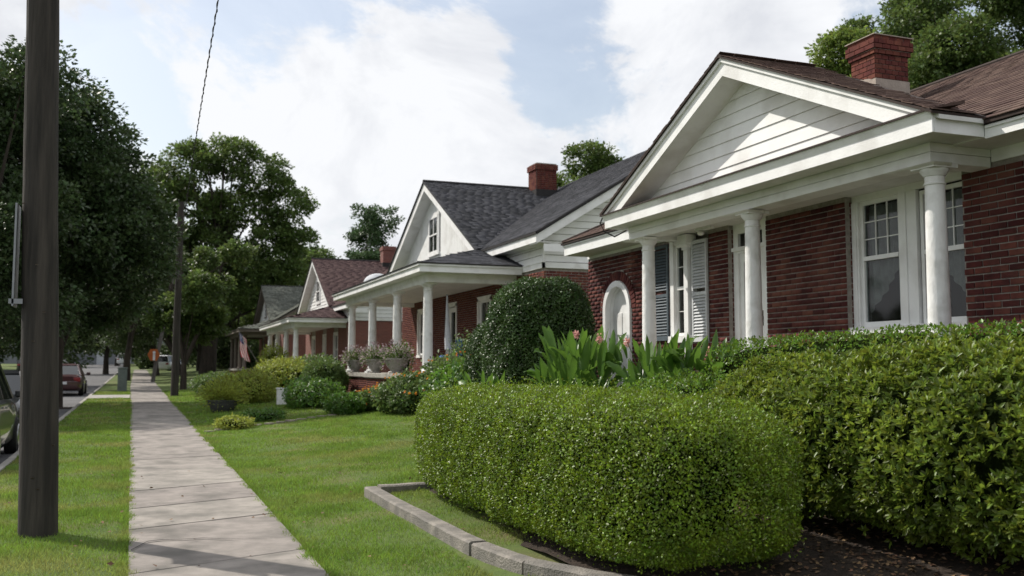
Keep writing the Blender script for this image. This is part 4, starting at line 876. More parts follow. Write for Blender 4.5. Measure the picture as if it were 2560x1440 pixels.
# ================================================================ CARS
def car(label, loc, rz, paint, kind='sedan', group='cars parked along the street', hw=.88):
    t = thing('parked_car', label, 'car', loc, group, rz); ORG[t] = Vector((0, 0, 0)); suv = kind == 'suv'
    L_ = 4.6; H = 1.75 if suv else 1.43; belt = 1.05 if suv else .92
    # body: sections along x (front +x)
    xs_ = [-2.3, -2.24, -2.0, -1.5, -.9, 0, .8, 1.3, 1.9, 2.2, 2.3]
    top = [belt-.22, belt-.06, belt+.02, belt+.01, belt, belt-.01, belt-.02, belt-.06, belt-.16, belt-.28, belt-.42]
    wd = [.78, .86, .95, 1, 1, 1, 1, .99, .95, .86, .72]; bot = [.42, .3, .24, .22, .2, .2, .2, .22, .24, .3, .4]
    if suv: top[0] = belt-.1; top[1] = belt; xs_[0] = -2.28
    V = []; F = []
    for x, tp, w, bo in zip(xs_, top, wd, bot):
        w *= hw; pr = [(w*.88, bo), (w*.97, bo+.1), (w, (bo+tp)/2), (w*.97, tp-.09), (w*.88, tp-.01), (w*.5, tp+.012)]
        V += [(x, a, z) for a, z in pr]+[(x, -a, z) for a, z in reversed(pr)]
    m = 12
    for i in range(len(xs_)-1):
        for k in range(m): F.append((i*m+k, i*m+(k+1) % m, (i+1)*m+(k+1) % m, (i+1)*m+k))
    F += [tuple(range(m)), tuple((len(xs_)-1)*m+k for k in range(m))]
    b = B(); b.add(V, F); build('body', b, paint, t, smooth=True, local=True)
    # cabin
    if suv: gx = [(-2.18, -2.02), (1.15, .45)]
    else: gx = [(-1.85, -1.0), (1.05, .25)]
    (b0, b1), (f0, f1) = gx; wb, wt = hw*.9, hw*.68
    b = B(); b.hexa([(b0, -wb, belt-.03), (f0, -wb, belt-.05), (f0, wb, belt-.05), (b0, wb, belt-.03)], [(b1, -wt, H-.06), (f1, -wt, H-.06), (f1, wt, H-.06), (b1, wt, H-.06)]); build('windows', b, M['carglassdark'], t, local=True)
    b = B(); b.hexa([(b1-.06, -wt-.02, H-.075), (f1+.08, -wt-.02, H-.085), (f1+.08, wt+.02, H-.085), (b1-.06, wt+.02, H-.075)], [(b1+.12, -wt+.1, H), (f1-.12, -wt+.1, H), (f1-.12, wt-.1, H), (b1+.12, wt-.1, H)])
    for sg_ in (1, -1):
        for q0, q1 in ((b0, b1), (f0, f1), (-.25, -.3)):
            b.tube([(q0, sg_*wb*1.005, belt-.03), (q1, sg_*(wt+.01), H-.05)], .035, 6)
        if suv: b.tube([(-1.3, sg_*wb*1.005, belt-.03), (-1.25, sg_*(wt+.01), H-.05)], .035, 6)
    build('roof', b, paint, t, local=True)
    for sx_ in (-1.38, 1.38):
        for sy_ in (-1, 1):
            w = B(); w.lathe([(.22, -.105), (.31, -.10), (.335, -.07), (.335, .07), (.31, .10), (.22, .105)], (0, 0, 0), 22); w.v = [(sx_+x, sy_*(hw-.08)+z, .335+y) for x, y, z in w.v]; wo = build('wheel', w, M['tyre'], t, smooth=True, local=True)
            w = B(); w.lathe([(.22, 0), (.2, .02), (.07, .03), (.0, .035)], (0, 0, 0), 16); w.v = [(sx_+x, sy_*(hw+.02+z), .335+y) for x, y, z in w.v]; rr = build('rim', w, M['rim'], wo, smooth=True, local=True)
    for sy_ in (-1, 1):
        b = B(); b.box(2.08, 2.27, sy_*hw*.55, sy_*hw*.84, belt-.36, belt-.24); build('headlight', b, M['lamp'], t, local=True, bevel=.02)
        b = B(); b.box(-2.30, -2.12, sy_*hw*.60, sy_*hw*.90, belt-.28, belt-.10); build('tail_light', b, M['redlens'], t, local=True, bevel=.02)
        b = B(); b.box(.62, .78, sy_*(hw+.02), sy_*(hw+.2), belt-.02, belt+.12); build('mirror', b, paint, t, local=True, bevel=.03)
        for xx in (-.5, .45): b = B(); b.box(xx, xx+.16, sy_*(hw-.005), sy_*(hw+.022), belt-.17, belt-.14); build('handle', b, M['rim'], t, local=True)
    b = B(); b.box(-2.33, -2.29, -.26, .26, .52, .64); build('number_plate', b, M['mark'], t, local=True)
    return t
M['carglassdark'] = mat('dark_car_window', (.02, .024, .026), (.015, .018, .02), 2, .06, spec=.8)
def cp_(n, c): return mat(n, c, tuple(v*.92 for v in c), 3, .28, spec=.5, coat=.7)
BLACK, WHITE, MAROON, SILVER, DGREY = cp_('black_car_paint', (.018, .019, .022)), cp_('white_car_paint', (.62, .63, .64)), cp_('maroon_car_paint', (.055, .018, .020)), cp_('silver_car_paint', (.30, .31, .32)), cp_('dark_grey_car_paint', (.05, .052, .058))
rd = lambda y: zp(y)-.125
PIH = math.pi/2
car('dark suv parked at the kerb beside the nearest pole, cut by the left edge', (-2.86, 18.4, rd(18.4)), PIH, BLACK, 'suv')
car('dark sedan parked behind the nearest suv, partly hidden by the pole', (-3.1, 25.4, rd(25.4)), -PIH, BLACK)
car('maroon sedan parked beyond the kerbside tree', (-3.1, 49.5, rd(49)), PIH, MAROON)
car('white sedan on the far left side of the street', (-9.0, 44.0, rd(44)), -PIH, WHITE)
car('black suv parked at the far left of the street end', (-9.2, 100, rd(100)+.1), PIH, BLACK, 'suv')
car('dark grey suv beside the black suv at the street end', (-11.5, 128, rd(128)+.15), PIH, DGREY, 'suv')
car('silver suv at the far end facing down the street', (-9.4, 146, rd(146)+.2), -PIH, SILVER, 'suv')
car('white car at the end of the sidewalk between trunks', (-1.9, 156, rd(156)+.3), PIH, WHITE, 'suv')
car('white suv parked between the dark trunks past the second pole', (3.4, 112, g(3.4, 112)-.15), PIH*.7, WHITE, 'suv')
car('pale silver car under the trees beyond the last porch', (9.2, 116, g(9.2, 116)-.3), .2, SILVER)
# far grey building
fb = thing('grey_building', 'low grey building with pale doors at the far end of the street', 'building', (-4, 186, zp(186)))
b = B(); b.box(-22, 6, 186, 196, zp(186)-1, zp(186)+5.2); build('wall', b, M['grey_wall'], fb)
b = B(); b.box(-22.3, 6.3, 185.7, 196.3, zp(186)+5.2, zp(186)+5.5); build('roof', b, M['edge'], fb)
for i, x in enumerate((-6.6, -2.6, 1.2)): b = B(); b.box(x, x+1.6, 185.93, 185.99, zp(186)-.2, zp(186)+3.2); build('door', b, M['canvas'], fb)
# utility cabinet
uc = thing('utility_cabinet', 'small green-grey utility cabinet on the verge past the driveway', 'cabinet', (-.62, 51, .51)); zz = g(0, 51)
b = B(); b.box(-.84, -.42, 50.7, 51.3, zz-.05, zz+1.05); build('case', b, M['utility'], uc, bevel=.02); b = B(); b.box(-.87, -.39, 50.67, 51.33, zz+1.052, zz+1.12); build('lid', b, M['utility'], uc, bevel=.02)

# ================================================================ PORCH OBJECTS AND GARDEN FURNISHINGS
def urn(label, x, y, z, r=.27):
    t = thing('planter_urn', label, 'planter', (x, y, z), 'urns on the porch coping'); b = B()
    b.lathe([(r*.62, 0), (r*.66, .03), (r*.45, .06), (r*.55, .10), (r*.85, .22), (r*1.0, .36), (r*1.08, .38), (r*1.08, .42), (r*.95, .42), (r*.9, .36)], (x, y, z), 22); build('bowl', b, M['urn'], t, smooth=True)
    rg = np.random.default_rng(int(y*10)); n = 900; D = nrm(rg.normal(0, 1, (n, 3))*np.array([1, 1, .6])+np.array([0, 0, .7])); P = np.array([x, y, z+.4])+D*rg.uniform(.05, .42, (n, 1))*np.array([1.1, 1.1, .9])
    V, F = leaves(P, D, rg.normal(0, 1, (n, 3)), .07*rg.uniform(.6, 1.5, n), T7, 1.1); nparr('foliage', V, F, LM['bed'], t)
    n = 500; D = nrm(rg.normal(0, 1, (n, 3))*np.array([1, 1, .5])+np.array([0, 0, .5])); P = np.array([x, y, z+.42])+D*rg.uniform(.25, .52, (n, 1)); V, F = leaves(P, D, rg.normal(0, 1, (n, 3)), .06*rg.uniform(.6, 1.3, n), T4, 1.2); nparr('flowers', V, F, LM['lav'], t)
urn('stone urn of mauve flowers on the left end of the porch coping', 6.95, 33.2, 1.45); urn('stone urn of trailing green plants, middle of the three on the coping', 6.78, 29.4, 1.45); urn('large stone urn with pale spreading plant nearest the front column', 6.75, 26.7, 1.45, .33)
um = thing('patio_umbrella', 'closed pale patio umbrella leaning on the charcoal-roofed porch', 'umbrella', (7.6, 24.9, 1.45))
b = B(); b.tube([(7.75, 24.9, 1.45), (7.62, 24.8, 3.55)], .02, 8); build('pole', b, M['metal'], um); b = B(); b.tube([(7.69, 24.85, 2.1), (7.665, 24.84, 2.4), (7.64, 24.82, 2.9), (7.625, 24.8, 3.5)], [.10, .09, .05, .02], 9); build('canopy', b, M['canvas'], um, smooth=True)
ch = thing('porch_chair', 'porch chair with a bright blue cushion behind the front column', 'chair', (7.7, 24.3, 1.45))
b = B(); b.box(7.45, 7.95, 24.5, 24.95, 1.85, 1.93); build('seat', b, M['blue'], ch, bevel=.03); b = B(); b.box(7.9, 7.98, 24.5, 24.95, 1.9, 2.38); build('backrest', b, M['blue'], ch, bevel=.03)
for x in (7.48, 7.92):
    for y in (24.53, 24.92): b = B(); b.tube([(x, y, 1.45), (x, y, 1.86)], .018, 6); build('leg', b, M['metal'], ch)
# garden bowl planter
bw = thing('bowl_planter', 'wide dark bowl planter with yellow-green foliage on the far lawn', 'planter', (2.35, 29.6, .36)); gz_ = g(2.35, 29.6)-.02
b = B(); b.lathe([(.26, 0), (.30, .02), (.40, .2), (.43, .30), (.46, .31), (.46, .34), (.40, .34), (.36, .26)], (2.35, 29.6, gz_), 26); build('bowl', b, M['bowl'], bw, smooth=True)
rg = np.random.default_rng(5); n = 2600; D = nrm(rg.normal(0, 1, (n, 3))*np.array([1, 1, .5])+np.array([0, 0, .6])); P = np.array([2.35, 29.6, gz_+.34])+D*rg.uniform(.1, .75, (n, 1))*np.array([1, 1, .9]); V, F = leaves(P, D, rg.normal(0, 1, (n, 3)), .08*rg.uniform(.6, 1.5, n), T4, .8); nparr('foliage', V, F, LM['yellow'], bw)
wb_ = thing('white_box', 'small white garden box standing at the flower bed edge', 'box', (4.17, 30.6, .5)); z_ = g(4.17, 30.6); b = B(); b.box(4.02, 4.32, 30.5, 30.75, z_-.02, z_+.46); build('case', b, M['paint'], wb_, bevel=.01); b = B(); b.box(4.0, 4.34, 30.48, 30.77, z_+.461, z_+.50); build('lid', b, M['paint'], wb_, bevel=.008)
# flag
fl = thing('flag', 'red, white and blue flag hanging from a pole between the third and fourth porches', 'flag', (6.4, 60.5, 1.2))
b = B(); b.tube([(6.6, 58.4, 1.8), (5.6, 60.6, 3.85)], .014, 8); build('pole', b, M['wood2'], fl)
def flag():
    b = B(); O = Vector((5.62, 60.55, 3.8)); nu, nv = 13, 16; V = []
    hang = Vector((.12, -.2, -1)); along = Vector((.42, -.62, -.55))
    for j in range(nv+1):
        for i in range(nu+1):
            u, v = i/nu, j/nv
            p = O+along*(u*.95)+hang*(v*1.55*(1-.12*u)); w = .07*math.sin(v*6+u*9)*(.2+v); p += Vector((.8, .5, 0))*w; V.append(p)
    F = []; mi = []
    for j in range(nv):
        for i in range(nu):
            a = j*(nu+1)+i; F.append((a, a+1, a+nu+2, a+nu+1)); mi.append(2 if (j < 6 and i < 7) else (0 if i % 2 == 0 else 1))
    b.v = [tuple(p) for p in V]; b.f = F; b.mi = mi; n0 = len(b.v)
    for j in range(5):
        for i in range(6):
            a = (j)*(nu+1)+i; p = (V[a]+V[a+nu+2])/2+Vector((-.012, -.008, 0)); q = .018; b.add([p+Vector((0, 0, q)), p+Vector((q*.5, -q*.8, 0)), p+Vector((0, 0, -q)), p-Vector((q*.5, -q*.8, 0))], [(0, 1, 2, 3)], 1)
    build('cloth', b, [M['flagred'], M['flagwhite'], M['flagblue']], fl, fix=False)
flag()

# ================================================================ HEDGES AND SHRUBS
bush('boxwood_hedge', 'rounded clipped boxwood hedge in the foreground behind the stone edging', 'hedge', (3.58, 8.22, .78), (.75, 2.95, .63), 4.6, 270000, .023, 'box', 1, amp=.030, lf=2.0, inset=.15, rnd=.95, up=.6, core=.80, tuck=.09, base=(3.68, 7.95, .2))
bush('azalea_hedge', 'large loose azalea hedge at the lower right with whorled glossy leaves', 'hedge', (5.38, 4.85, .98), (.80, 3.5, .76), 2.7, 19000, .058, 'aza', 2, T=T7, whorl=7, amp=.07, lf=1.7, inset=.16, up=.7, core=.62, zmin=-.95, tuck=.20, base=(5.5, 4.7, .4))
bush('porch_hedge', 'long clipped green hedge running just in front of the nearest porch', 'hedge', (6.38, 6.6, 1.42), (.33, 4.1, .52), 3.2, 42000, .036, 'hedge', 3, amp=.03, lf=2, inset=.08, up=.6, core=.86, base=(6.4, 6.6, .5))
bush('low_shrub', 'low bright green shrub between the cannas and the azalea hedge', 'shrub', (5.55, 9.2, 1.05), (.55, 1.2, .47), 2.3, 14000, .04, 'hedge', 4, amp=.09, lf=2.4, inset=.15, rnd=.9, core=.78)
bush('holly_shrub', 'tall dark glossy rounded shrub between the two nearest houses', 'shrub', (6.4, 15.5, 1.78), (.88, .85, 1.33), 3.1, 75000, .040, 'holly', 5, amp=.05, lf=1.9, inset=.10, rnd=.9, up=.35, core=.90)
bush('holly_shrub', 'slightly lower dark shrub joined to the left side of the tall rounded one', 'shrub', (6.3, 16.9, 1.55), (.68, .7, 1.0), 2.4, 32000, .040, 'holly', 6, amp=.06, lf=1.9, inset=.10, rnd=.9, up=.35, core=.88)
bush('round_shrub', 'rounded green shrub left of the stone-coped porch wall', 'shrub', (5.9, 33.2, 1.15), (.75, 1.1, .66), 2.3, 16000, .07, 'bed', 7, amp=.08, inset=.12, core=.85)
def beds():
    L = [  # name, label, cat, centre(x,y,dz), half size, n, leaf, mat
        ('flowering_shrub', 'leafy flowering shrub with small orange blooms before the near end of the coped wall', (6.15, 22.7), (.8, 1.0, .46), 7000, .095, 'bed', 'orangef'),
        ('flowering_shrub', 'taller mixed flowering shrub rising beside the front porch column', (6.9, 21.6), (.8, .9, .68), 6500, .10, 'bed', 'orangef'),
        ('leafy_shrub', 'dense green leafy shrub at the lawn edge below the urns', (5.7, 24.6), (.5, .7, .27), 4500, .09, 'bed', 'orangef'),
        ('leafy_mound', 'low rounded leafy clump alone at the lawn edge left of the coped wall', (4.85, 24.2), (.48, .6, .26), 3500, .08, 'canna', None),
        ('leafy_shrub', 'bright green upright shrub in the bed beside the white box', (4.7, 28.2), (.75, 1.3, .42), 5500, .085, 'canna', None),
        ('yellow_shrub', 'arching yellow-green shrub behind the bowl planter', (3.5, 33.8), (.85, 1.9, .55), 6500, .09, 'yellow', None),
        ('yellow_shrub', 'yellow-green shrub in front of the maroon-roofed house columns', (5.2, 37.8), (1.1, 1.9, .72), 6500, .10, 'yellow', None),
        ('grass_clump', 'feathery low shrubs beside the second pole', (3.2, 43.5), (1.1, 3.0, .42), 6000, .09, 'bed', None),
        ('climbing_shrub', 'tall thin yellow-green plant growing up the near column of the maroon-roofed porch', (6.2, 48.6), (.7, 1.1, 1.05), 3500, .10, 'yellow', None),
        ('garden_shrub', 'green shrub at the side wall of the maroon-roofed house', (7.2, 42.2), (1.1, 1.5, .7), 4500, .11, 'bed', None),
        ('low_plant', 'small yellow-green plants beside the path edge nearest the sidewalk', (2.05, 22.6), (.42, .5, .14), 1600, .06, 'yellow', None),
        ('low_plant', 'small leafy plants spilling over the stone path edge', (2.9, 24.3), (.5, .5, .15), 1600, .06, 'canna', None),
        ('hosta_clump', 'leafy clump below the dark rounded shrub beside the flowering bed', (5.6, 17.6), (.5, .9, .62), 5200, .10, 'canna', None),
        ('porch_plant', 'bright green plant on the porch between the second and third columns', (7.45, 28.6), (.3, .3, .5), 900, .07, 'canna', None),
        ('porch_shrub', 'dusky shrub at the right end of the charcoal-roofed porch', (7.7, 22.6), (.8, .6, 1.0), 5000, .07, 'bed', None)]
    for i, (nm, lab, (x, y), a, n, sz, lm, fl_) in enumerate(L):
        z0 = g(x, y) if nm != 'porch_plant' else 1.45; zc_ = z0+a[2]*.8
        t = bush(nm, lab, 'plant', (x, y, zc_), a, 2.1, n, sz, lm, 30+i, T=T7, amp=.16 if a[2] > .3 else .05, lf=3.0/max(a[1], .6), inset=.4*a[2], rnd=1.1, up=.8, core=.62, width=1.5, base=(x, y, z0))
        if fl_:
            rg = np.random.default_rng(i+3); P, N_ = superell(80, (x, y, zc_), np.array(a)*1.06, 2.1, -.1, i+70); P += N_*.1; VV, FF = [], []; o = 0
            for k in range(5):
                D = nrm(rg.normal(0, 1, P.shape)+N_*.6); V, F = leaves(P, D, N_+.1, .045, T4, 1.5); VV.append(V); FF.append(F+o); o += len(V)
            nparr('flowers', np.concatenate(VV), np.concatenate(FF), LM[fl_], t)
beds()
# canna clumps with broad upright leaves
def canna(label, x, y, h, n, seed, flowers=0, rad=.35):
    t = thing('canna_plant', label, 'plant', (x, y, g(x, y))); rp = random.Random(seed); z0 = g(x, y)
    LV = []
    for k in range(n):
        a = rp.uniform(0, 2*math.pi); rr = rad*math.sqrt(rp.random()); bx, by = x+rr*math.cos(a), y+rr*1.3*math.sin(a); hz = z0+rp.uniform(.12, .92)*h; ln = rp.uniform(.30, .48)*(h/1.5)
        out = rp.uniform(.1, .8) if rp.random() < .8 else rp.uniform(1.0, 2.0); da = a+rp.gauss(0, .6); d = Vector((math.cos(da)*out, math.sin(da)*out, 1.35)).normalized(); wd_ = ln*rp.uniform(.10, .165)*(1.45 if out > .8 else 1)
        side = d.cross(Vector((0, 0, 1))).normalized(); side = (Matrix.Rotation(rp.gauss(0, .8), 3, d) @ side); up = side.cross(d).normalized(); b = B(); V = []; m = 7
        for i in range(m+1):
            u = i/m; w = wd_*math.sin(math.pi*min(1, (u*.93+.07)))**.75*(1-.25*u); droop = Vector((0, 0, -1))*(u*u*ln*.35*out*.6); c = Vector((bx, by, hz))+d*(ln*u)+droop
            V += [c+side*w+up*w*.35+Vector((0, 0, .012*math.sin(u*17+k))), c, c-side*w+up*w*.35+Vector((0, 0, .012*math.sin(u*15+k)))]
        b.add(V, [(3*i+j, 3*i+j+1, 3*i+j+4, 3*i+j+3) for i in range(m) for j in (0, 1)]); build('leaf', b, LM['canna'], t, smooth=True, fix=False)
    b = B()
    for k in range(9):
        a = rp.uniform(0, 6.28); r_ = rad*rp.random(); b.tube([(x+r_*math.cos(a), y+r_*math.sin(a), z0-.03), (x+r_*1.3*math.cos(a), y+r_*1.3*math.sin(a), z0+h*rp.uniform(.6, .85))], [.014, .007], 6)
    build('stem', b, LM['canna'], t)
    for k in range(flowers):
        fx, fy, fz = x+rp.uniform(-.3, .3), y+rp.uniform(-.35, .35), z0+h*rp.uniform(.98, 1.08); rg = np.random.default_rng(seed+k); n_ = 60; D = nrm(rg.normal(0, 1, (n_, 3))); P = np.array([fx, fy, fz])+D*rg.uniform(.0, .036, (n_, 1))*np.array([1, 1, 1.5])
        V, F = leaves(P, D, rg.normal(0, 1, (n_, 3)), .028, T4, 1.6); nparr('flower', V, F, LM['pink'], t); b = B(); b.tube([(x, y, z0+h*.5), (fx, fy, fz)], [.008, .005], 5); build('flower_stalk', b, LM['canna'], t)
canna('tall canna clump with pink flowers left of the arched door', 5.3, 11.5, 1.54, 210, 1, 2, .46)
canna('canna clump in front of the left porch column of the nearest house', 5.85, 10.5, 1.46, 160, 2, 1, .42)
canna('canna clump with torn leaves before the blue-grey shutter', 6.1, 9.9, 1.38, 120, 3, 1, .38)
canna('shorter canna-like clump below the dark rounded shrub', 5.2, 14.9, 1.05, 100, 4, 0, .35)

# ================================================================ TREES
def T(label, px, Y, H, seed, lm='tree', w=4, zc=.62, zr=.36, n=26000, size=.16, nl=16, r=1.3, tr=.22, stems=1, lean=(0, 0), X=None, name='tree', group=None, cl=.55, ry=None):
    if X is None:
        q = (px-1280)/FPX; s, c = math.sin(YAW), math.cos(YAW); X = Y*(s+q*c)/(c-q*s)
    base = (X, Y, g(X, Y) if X > -10 else zp(Y)); return tree(name, label, base, H, rand_lobes(seed, nl, (lean[0], lean[1], H*zc), (w, ry or w, H*zr), r), n, size, lm, seed, tr, stems, lean, group, cl)
# the big kerbside tree: lobes set by hand
kt = [(-1.2, 0, 9.4, 2.2, 2.2, 1.7), (.8, .5, 9.8, 1.8, 1.8, 1.5), (2.0, 1, 8.6, 1.5, 1.8, 1.2), (-3.5, 0, 8.6, 2.2, 2.4, 1.8), (0, 0, 7.8, 3, 2.6, 1.8), (2.6, .5, 7.2, 1.9, 2, 1.2), (3.9, 1, 6.3, 1.1, 1.6, .9), (-2.5, -1, 6.6, 3, 2.5, 1.7), (.8, -1, 6.0, 2.6, 2.4, 1.3), (3.0, .6, 5.2, 1.8, 2, 1.0), (-4.5, 0, 5, 2.4, 2.4, 1.7), (-1, 0, 4.6, 2.8, 2.6, 1.1), (1.9, 1.5, 4.2, 2.1, 2.2, .9), (-3.8, 1, 3.6, 2.2, 2.2, 1.0), (.2, 2, 3.6, 2, 2, .7), (-.6, .3, 10.7, 1.2, 1.2, 1.0), (1.0, .3, 10.9, .9, .9, .8)]
kt = [(x*(.70 if x > 0 else .95), y, z*.94, rx*(.9 if x > 1.5 else 1), ry, rz) for x, y, z, rx, ry, rz in kt]
tree('kerbside_tree', 'largest dark spreading tree at the kerb behind the nearest pole', (-2.55, 36.5, .30), 11.8, kt, 125000, .15, 'kerb', 21, .20)
b = B(); b.lathe([(.75, .0), (.7, .03), (.1, .05)], (-2.55, 36.5, .235), 20); tag(build('tree_pit', b, M['soil'], None), 'bare earth patch round the kerbside tree trunk', 'soil patch')
T('tall tree rising at the far left edge of the picture', -30, 33, 10.8, 22, 'kerb', 3.0, .62, .33, 45000, .14, 16, 1.3)
T('broad dark tree across the street behind the white sedan', 70, 62, 14, 23, 'treedark', 6, .5, .40, 42000, .22, 18, 2.0, cl=.8)
T('dark tree on the verge past the utility cabinet', 320, 74, 11.5, 24, 'treedark', 4.6, .6, .30, 34000, .20, 16, 1.6, cl=.7)
T('dark tree farther along the verge left of the sidewalk', 268, 104, 13, 25, 'treedark', 5.5, .58, .34, 26000, .26, 16, 2, cl=.9)
T('tree arching over the sidewalk beside the leaning pole', 395, 92, 12.5, 26, 'treedark', 4.2, .6, .34, 28000, .22, 16, 1.7, cl=.8, lean=(-1, 0))
ok = [(-4.6, 0, 15.0, 2.4, 2.6, 2.2), (-1.6, 0, 17.3, 2.5, 2.5, 2.2), (1.4, 0, 18.4, 2.3, 2.3, 1.8), (4.2, 0, 16.8, 2.4, 2.4, 2.2), (6.3, 0, 14.2, 2.2, 2.2, 1.9), (7.0, 0, 11.4, 1.9, 1.9, 1.2), (-2, 1, 13.4, 3, 3, 2.0), (2, 1, 14, 3, 3, 2.0), (4.9, 0, 11.4, 2.0, 2.2, 1.4), (-5.5, 0, 11.5, 2.4, 2.4, 2.0), (0, 1, 10.4, 2.8, 3, 1.8), (3.6, 0, 8.6, 2.4, 2.6, 1.4), (6.2, 0, 8.6, 2.2, 2.2, 1.3), (-3, 0, 8, 3, 3, 1.7), (1, 0, 6.2, 3, 3, 1.5), (5.6, 0, 6.0, 2.4, 2.4, 1.2), (-5.5, 0, 6, 2.4, 2.4, 1.5)]
tree('oak_tree', 'large rounded oak rising above the far houses, with sky gaps', (5.6, 86, g(5.6, 86)), 20, ok, 85000, .27, 'tree', 27, .42, 3, (1, 0), clump=.85)
T('smaller green tree in front of the tall oak beside the second pole', 475, 51, 9.6, 28, 'tree', 2.5, .60, .30, 40000, .15, 14, .85, .12, 2, cl=.42)
T('light green tree behind the last porch', 590, 96, 11.0, 33, 'treelight', 3.0, .62, .30, 20000, .17, 12, .95, .13, 2, cl=.5)
T('dark tree filling the gap behind the flag and last porch', 500, 100, 10.0, 34, 'treedark', 5, .56, .36, 24000, .26, 14, 1.9, cl=.9)
T('dark leaning trunked tree past the second pole', 452, 86, 7.5, 35, 'treedark', 3.4, .72, .24, 14000, .22, 10, 1.4, .30, 1, (-1.5, 0), cl=.7)
T('dark evergreen behind the farthest roof', 690, 106, 12.5, 29, 'tree', 4.2, .6, .36, 26000, .26, 14, 1.8, cl=.9)
T('rounded tree top just left of the maroon roof ridge', 812, 96, 11.6, 36, 'tree', 1.9, .72, .24, 12000, .22, 8, 1.1, cl=.7)
T('tree with two lobes above the maroon roof', 932, 64, 11.6, 30, 'treeblue', 2.2, .60, .30, 42000, .17, 26, 1.0, .16, 2, cl=.5)
T('tree rising over the charcoal roof behind its chimney', 1500, 43, 11.3, 31, 'tree', 4.6, .66, .27, 90000, .15, 30, .95, cl=.5)
T('sunlit tree left of the nearest chimney', 2050, 24.5, 11.3, 32, 'treelight', 2.3, .72, .22, 60000, .12, 16, .75, cl=.4)
T('large dark tree above the brown roof at the right edge', 2440, 26, 15.6, 37, 'tree', 4.0, .62, .30, 110000, .13, 30, 1.1, cl=.5)
T('dark tree behind the sunlit tree and chimney', 2240, 30, 16.5, 38, 'tree', 2.8, .66, .26, 60000, .14, 16, 1.0, cl=.5)
for i, (x, Y, H) in enumerate(((-20, 80, 13), (-17, 110, 14), (-24, 140, 15), (-14, 160, 12), (6, 150, 13), (12, 140, 14), (-30, 60, 14), (17, 110, 12), (-3, 172, 12), (4, 125, 11))):
    T(['dark background tree left of the street, nearest of its row', 'dark background tree left of the street beyond the suvs', 'tall background tree far left of the street end', 'background tree left of the grey building', 'background tree right of the street end', 'background tree behind the white suv', 'background tree at the far left behind all others', 'background tree behind the farthest house', 'background tree before the grey building', 'background tree over the end of the sidewalk'][i], 0, Y, H, 50+i, 'treedark', 6, .52, .4, 15000, .36, 14, 2.3, .3, 1, X=x, cl=1.1, group='trees closing the end of the street')

def wood():
    rg = np.random.default_rng(91); VV, FF = [], []; o = 0
    for k in range(90):
        t = k/89; X = -150+330*t; Y = 215+30*math.sin(t*7)+rg.uniform(-10, 10)-abs(X)*.25; Hh = rg.uniform(9, 15)
        P, Nn = superell(1700, (X, Y, zp(150)+Hh*.45), (5.5, 5, Hh*.55), 2.2, -1, 500+k); P += Nn*lump(P, .9, .5)[:, None]
        V, F = leaves(P, Nn+rg.normal(0, .8, P.shape), rg.normal(0, 1, P.shape), 1.0*rg.uniform(.6, 1.3, len(P)), T4, 1.2); VV.append(V); FF.append(F+o); o += len(V)
    nparr('distant_wood', np.concatenate(VV), np.concatenate(FF), LM['treedark'], None, 'stuff')
wood()
for i, (x, Y, w_) in enumerate(((9.5, 103, 2.6), (14, 118, 3), (2.8, 134, 3), (20, 100, 3))):
    bush('roadside_shrub', ['dark shrub behind the farthest porch', 'broad dark shrub left of the farthest porch', 'dark shrub beyond the white suv', 'shrub deep behind the farthest house'][i], 'shrub', (x, Y, g(x, Y)+1.1), (w_, 2.5, 1.5), 2.2, 5000, .28, 'treedark', 80+i, amp=.25, lf=.8, inset=.3, core=.8)

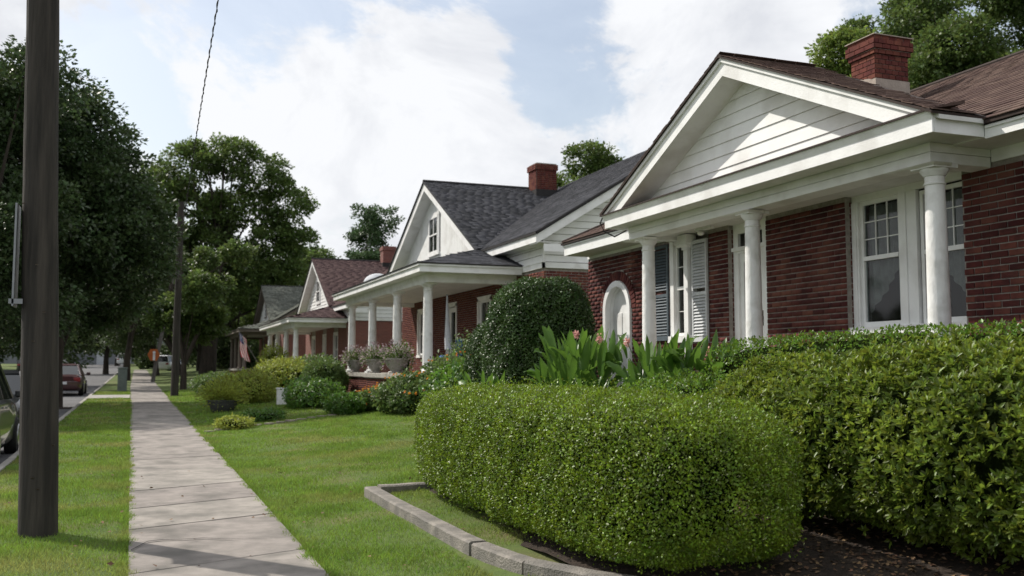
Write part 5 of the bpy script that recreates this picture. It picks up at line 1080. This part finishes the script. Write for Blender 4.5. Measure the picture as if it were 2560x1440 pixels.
# ================================================================ LAWN GRASS
def grass():
    rg = np.random.default_rng(77); VV = []; FF = []; o = 0
    def field(n, x0, x1, y0, y1, h, w, edge=0):
        nonlocal o
        X = rg.uniform(x0, x1, n); Y = rg.uniform(y0, y1, n)
        if edge: X = (-.015-.0055*(np.minimum(Y, 60)-8) if edge < 0 else 1.36-.0045*(np.minimum(Y, 60)-8))+edge*rg.normal(0, .045, n)
        sl_ = -.015-.0055*(np.minimum(Y, 60)-8); sr = 1.36-.0045*(np.minimum(Y, 60)-8)
        k = ~((X > sl_+.025+.03*np.sin(9*Y)+.025*np.sin(23*Y+1)) & (X < sr-.035+.04*np.sin(5.3*Y)+.03*np.sin(17*Y)))
        k &= ~(((X > 2.42+np.maximum(0, 7.0-Y)*.4) & (Y < 7.6)) | ((X > 3.1) & (Y < 11.1)) | ((X > 2.40) & (X < 2.60) & (Y < 10.95))) & (X > KX+.01)
        k &= ~((np.hypot(X+.8, Y-10) < .17)) & ~((X < sl_) & (Y > 41.6) & (Y < 45.2))
        k &= ~((X > 4.6) & (Y > 26)) & ~((X > 7.0))
        k &= (Y < 6.2) | ((X/np.maximum(Y, .1) < 1.15) & (X/np.maximum(Y, .1) > -.25))
        pat = .5+.5*np.sin(3.1*X+1.3*np.sin(2.3*Y))*np.sin(2.7*Y+X); k &= rg.random(n) < .55+.45*pat
        X, Y, pat = X[k], Y[k], pat[k]; P = np.stack([X, Y, gv(X, Y)-.014], 1); m = len(X)
        D = np.stack([rg.normal(0, .55, m), rg.normal(0, .55, m), np.ones(m)], 1); U = nrm(rg.normal(0, 1, (m, 3))*np.array([1, 1, .1]))
        V, F = leaves(P, D, U, h*rg.uniform(.45, 1.25, m)*(.75+.5*pat), TB, w); VV.append(V); FF.append(F+o); o += len(V)
    field(150000, -1.74, 3.4, 6.2, 11.5, .042, .14); field(110000, -1.74, 3.4, -.5, 6.2, .045, .16)
    field(200000, -1.74, 6.6, 11, 17, .045, .17)
    field(150000, -1.74, 7, 17, 25, .05, .22)
    field(90000, -1.74, 6, 25, 50, .06, .35)
    field(16000, 0, 1, 6, 16, .055, .14, 1); field(16000, 0, 1, 6, 16, .055, .14, -1); field(9000, 0, 1, 16, 40, .06, .25, 1); field(9000, 0, 1, 16, 40, .06, .25, -1)
    nparr('grass', np.concatenate(VV), np.concatenate(FF), M['grass'], None, 'stuff')
grass()
# leaf litter on the soil and lawn
def litter():
    rg = np.random.default_rng(8); n = 2600; X = np.concatenate([rg.uniform(3.6, 5.6, n), rg.uniform(-1.6, 3.2, 130)]); Y = np.concatenate([rg.uniform(2.5, 8, n), rg.uniform(6.5, 15, 130)]); P = np.stack([X, Y, gv(X, Y)+.028], 1)
    D = nrm(rg.normal(0, 1, (len(X), 3))*np.array([1, 1, .2])); V, F = leaves(P, D, rg.normal(0, .35, (len(X), 3))+np.array([0, 0, 1]), .045*rg.uniform(.5, 1.3, len(X)), T4, 1.1); nparr('fallen_leaves', V, F, M['leaflitter'], None, 'stuff')
litter()
# stones along the far garden path
gp = thing('garden_path', 'narrow path of flat stones leading right from the sidewalk before the bowl planter', 'path', (2.2, 22.8, .3))
rp = random.Random(4)
for k in range(16):
    x = 1.5+k*.27; y = 22.2+k*.16+rp.uniform(-.06, .06); z = g(x, y); b = B(); n = 7; r_ = rp.uniform(.11, .16)
    b.slab([(x+r_*rp.uniform(.85, 1.15)*math.cos(6.283*i/n), y+r_*rp.uniform(.8, 1.2)*math.sin(6.283*i/n), z+.03) for i in range(n)], .08); build('stone', b, M['rubble'], gp)
for o in bpy.data.objects:
    if o.type == 'MESH' and o.name.startswith('gutter'): o['kind'] = 'structure'
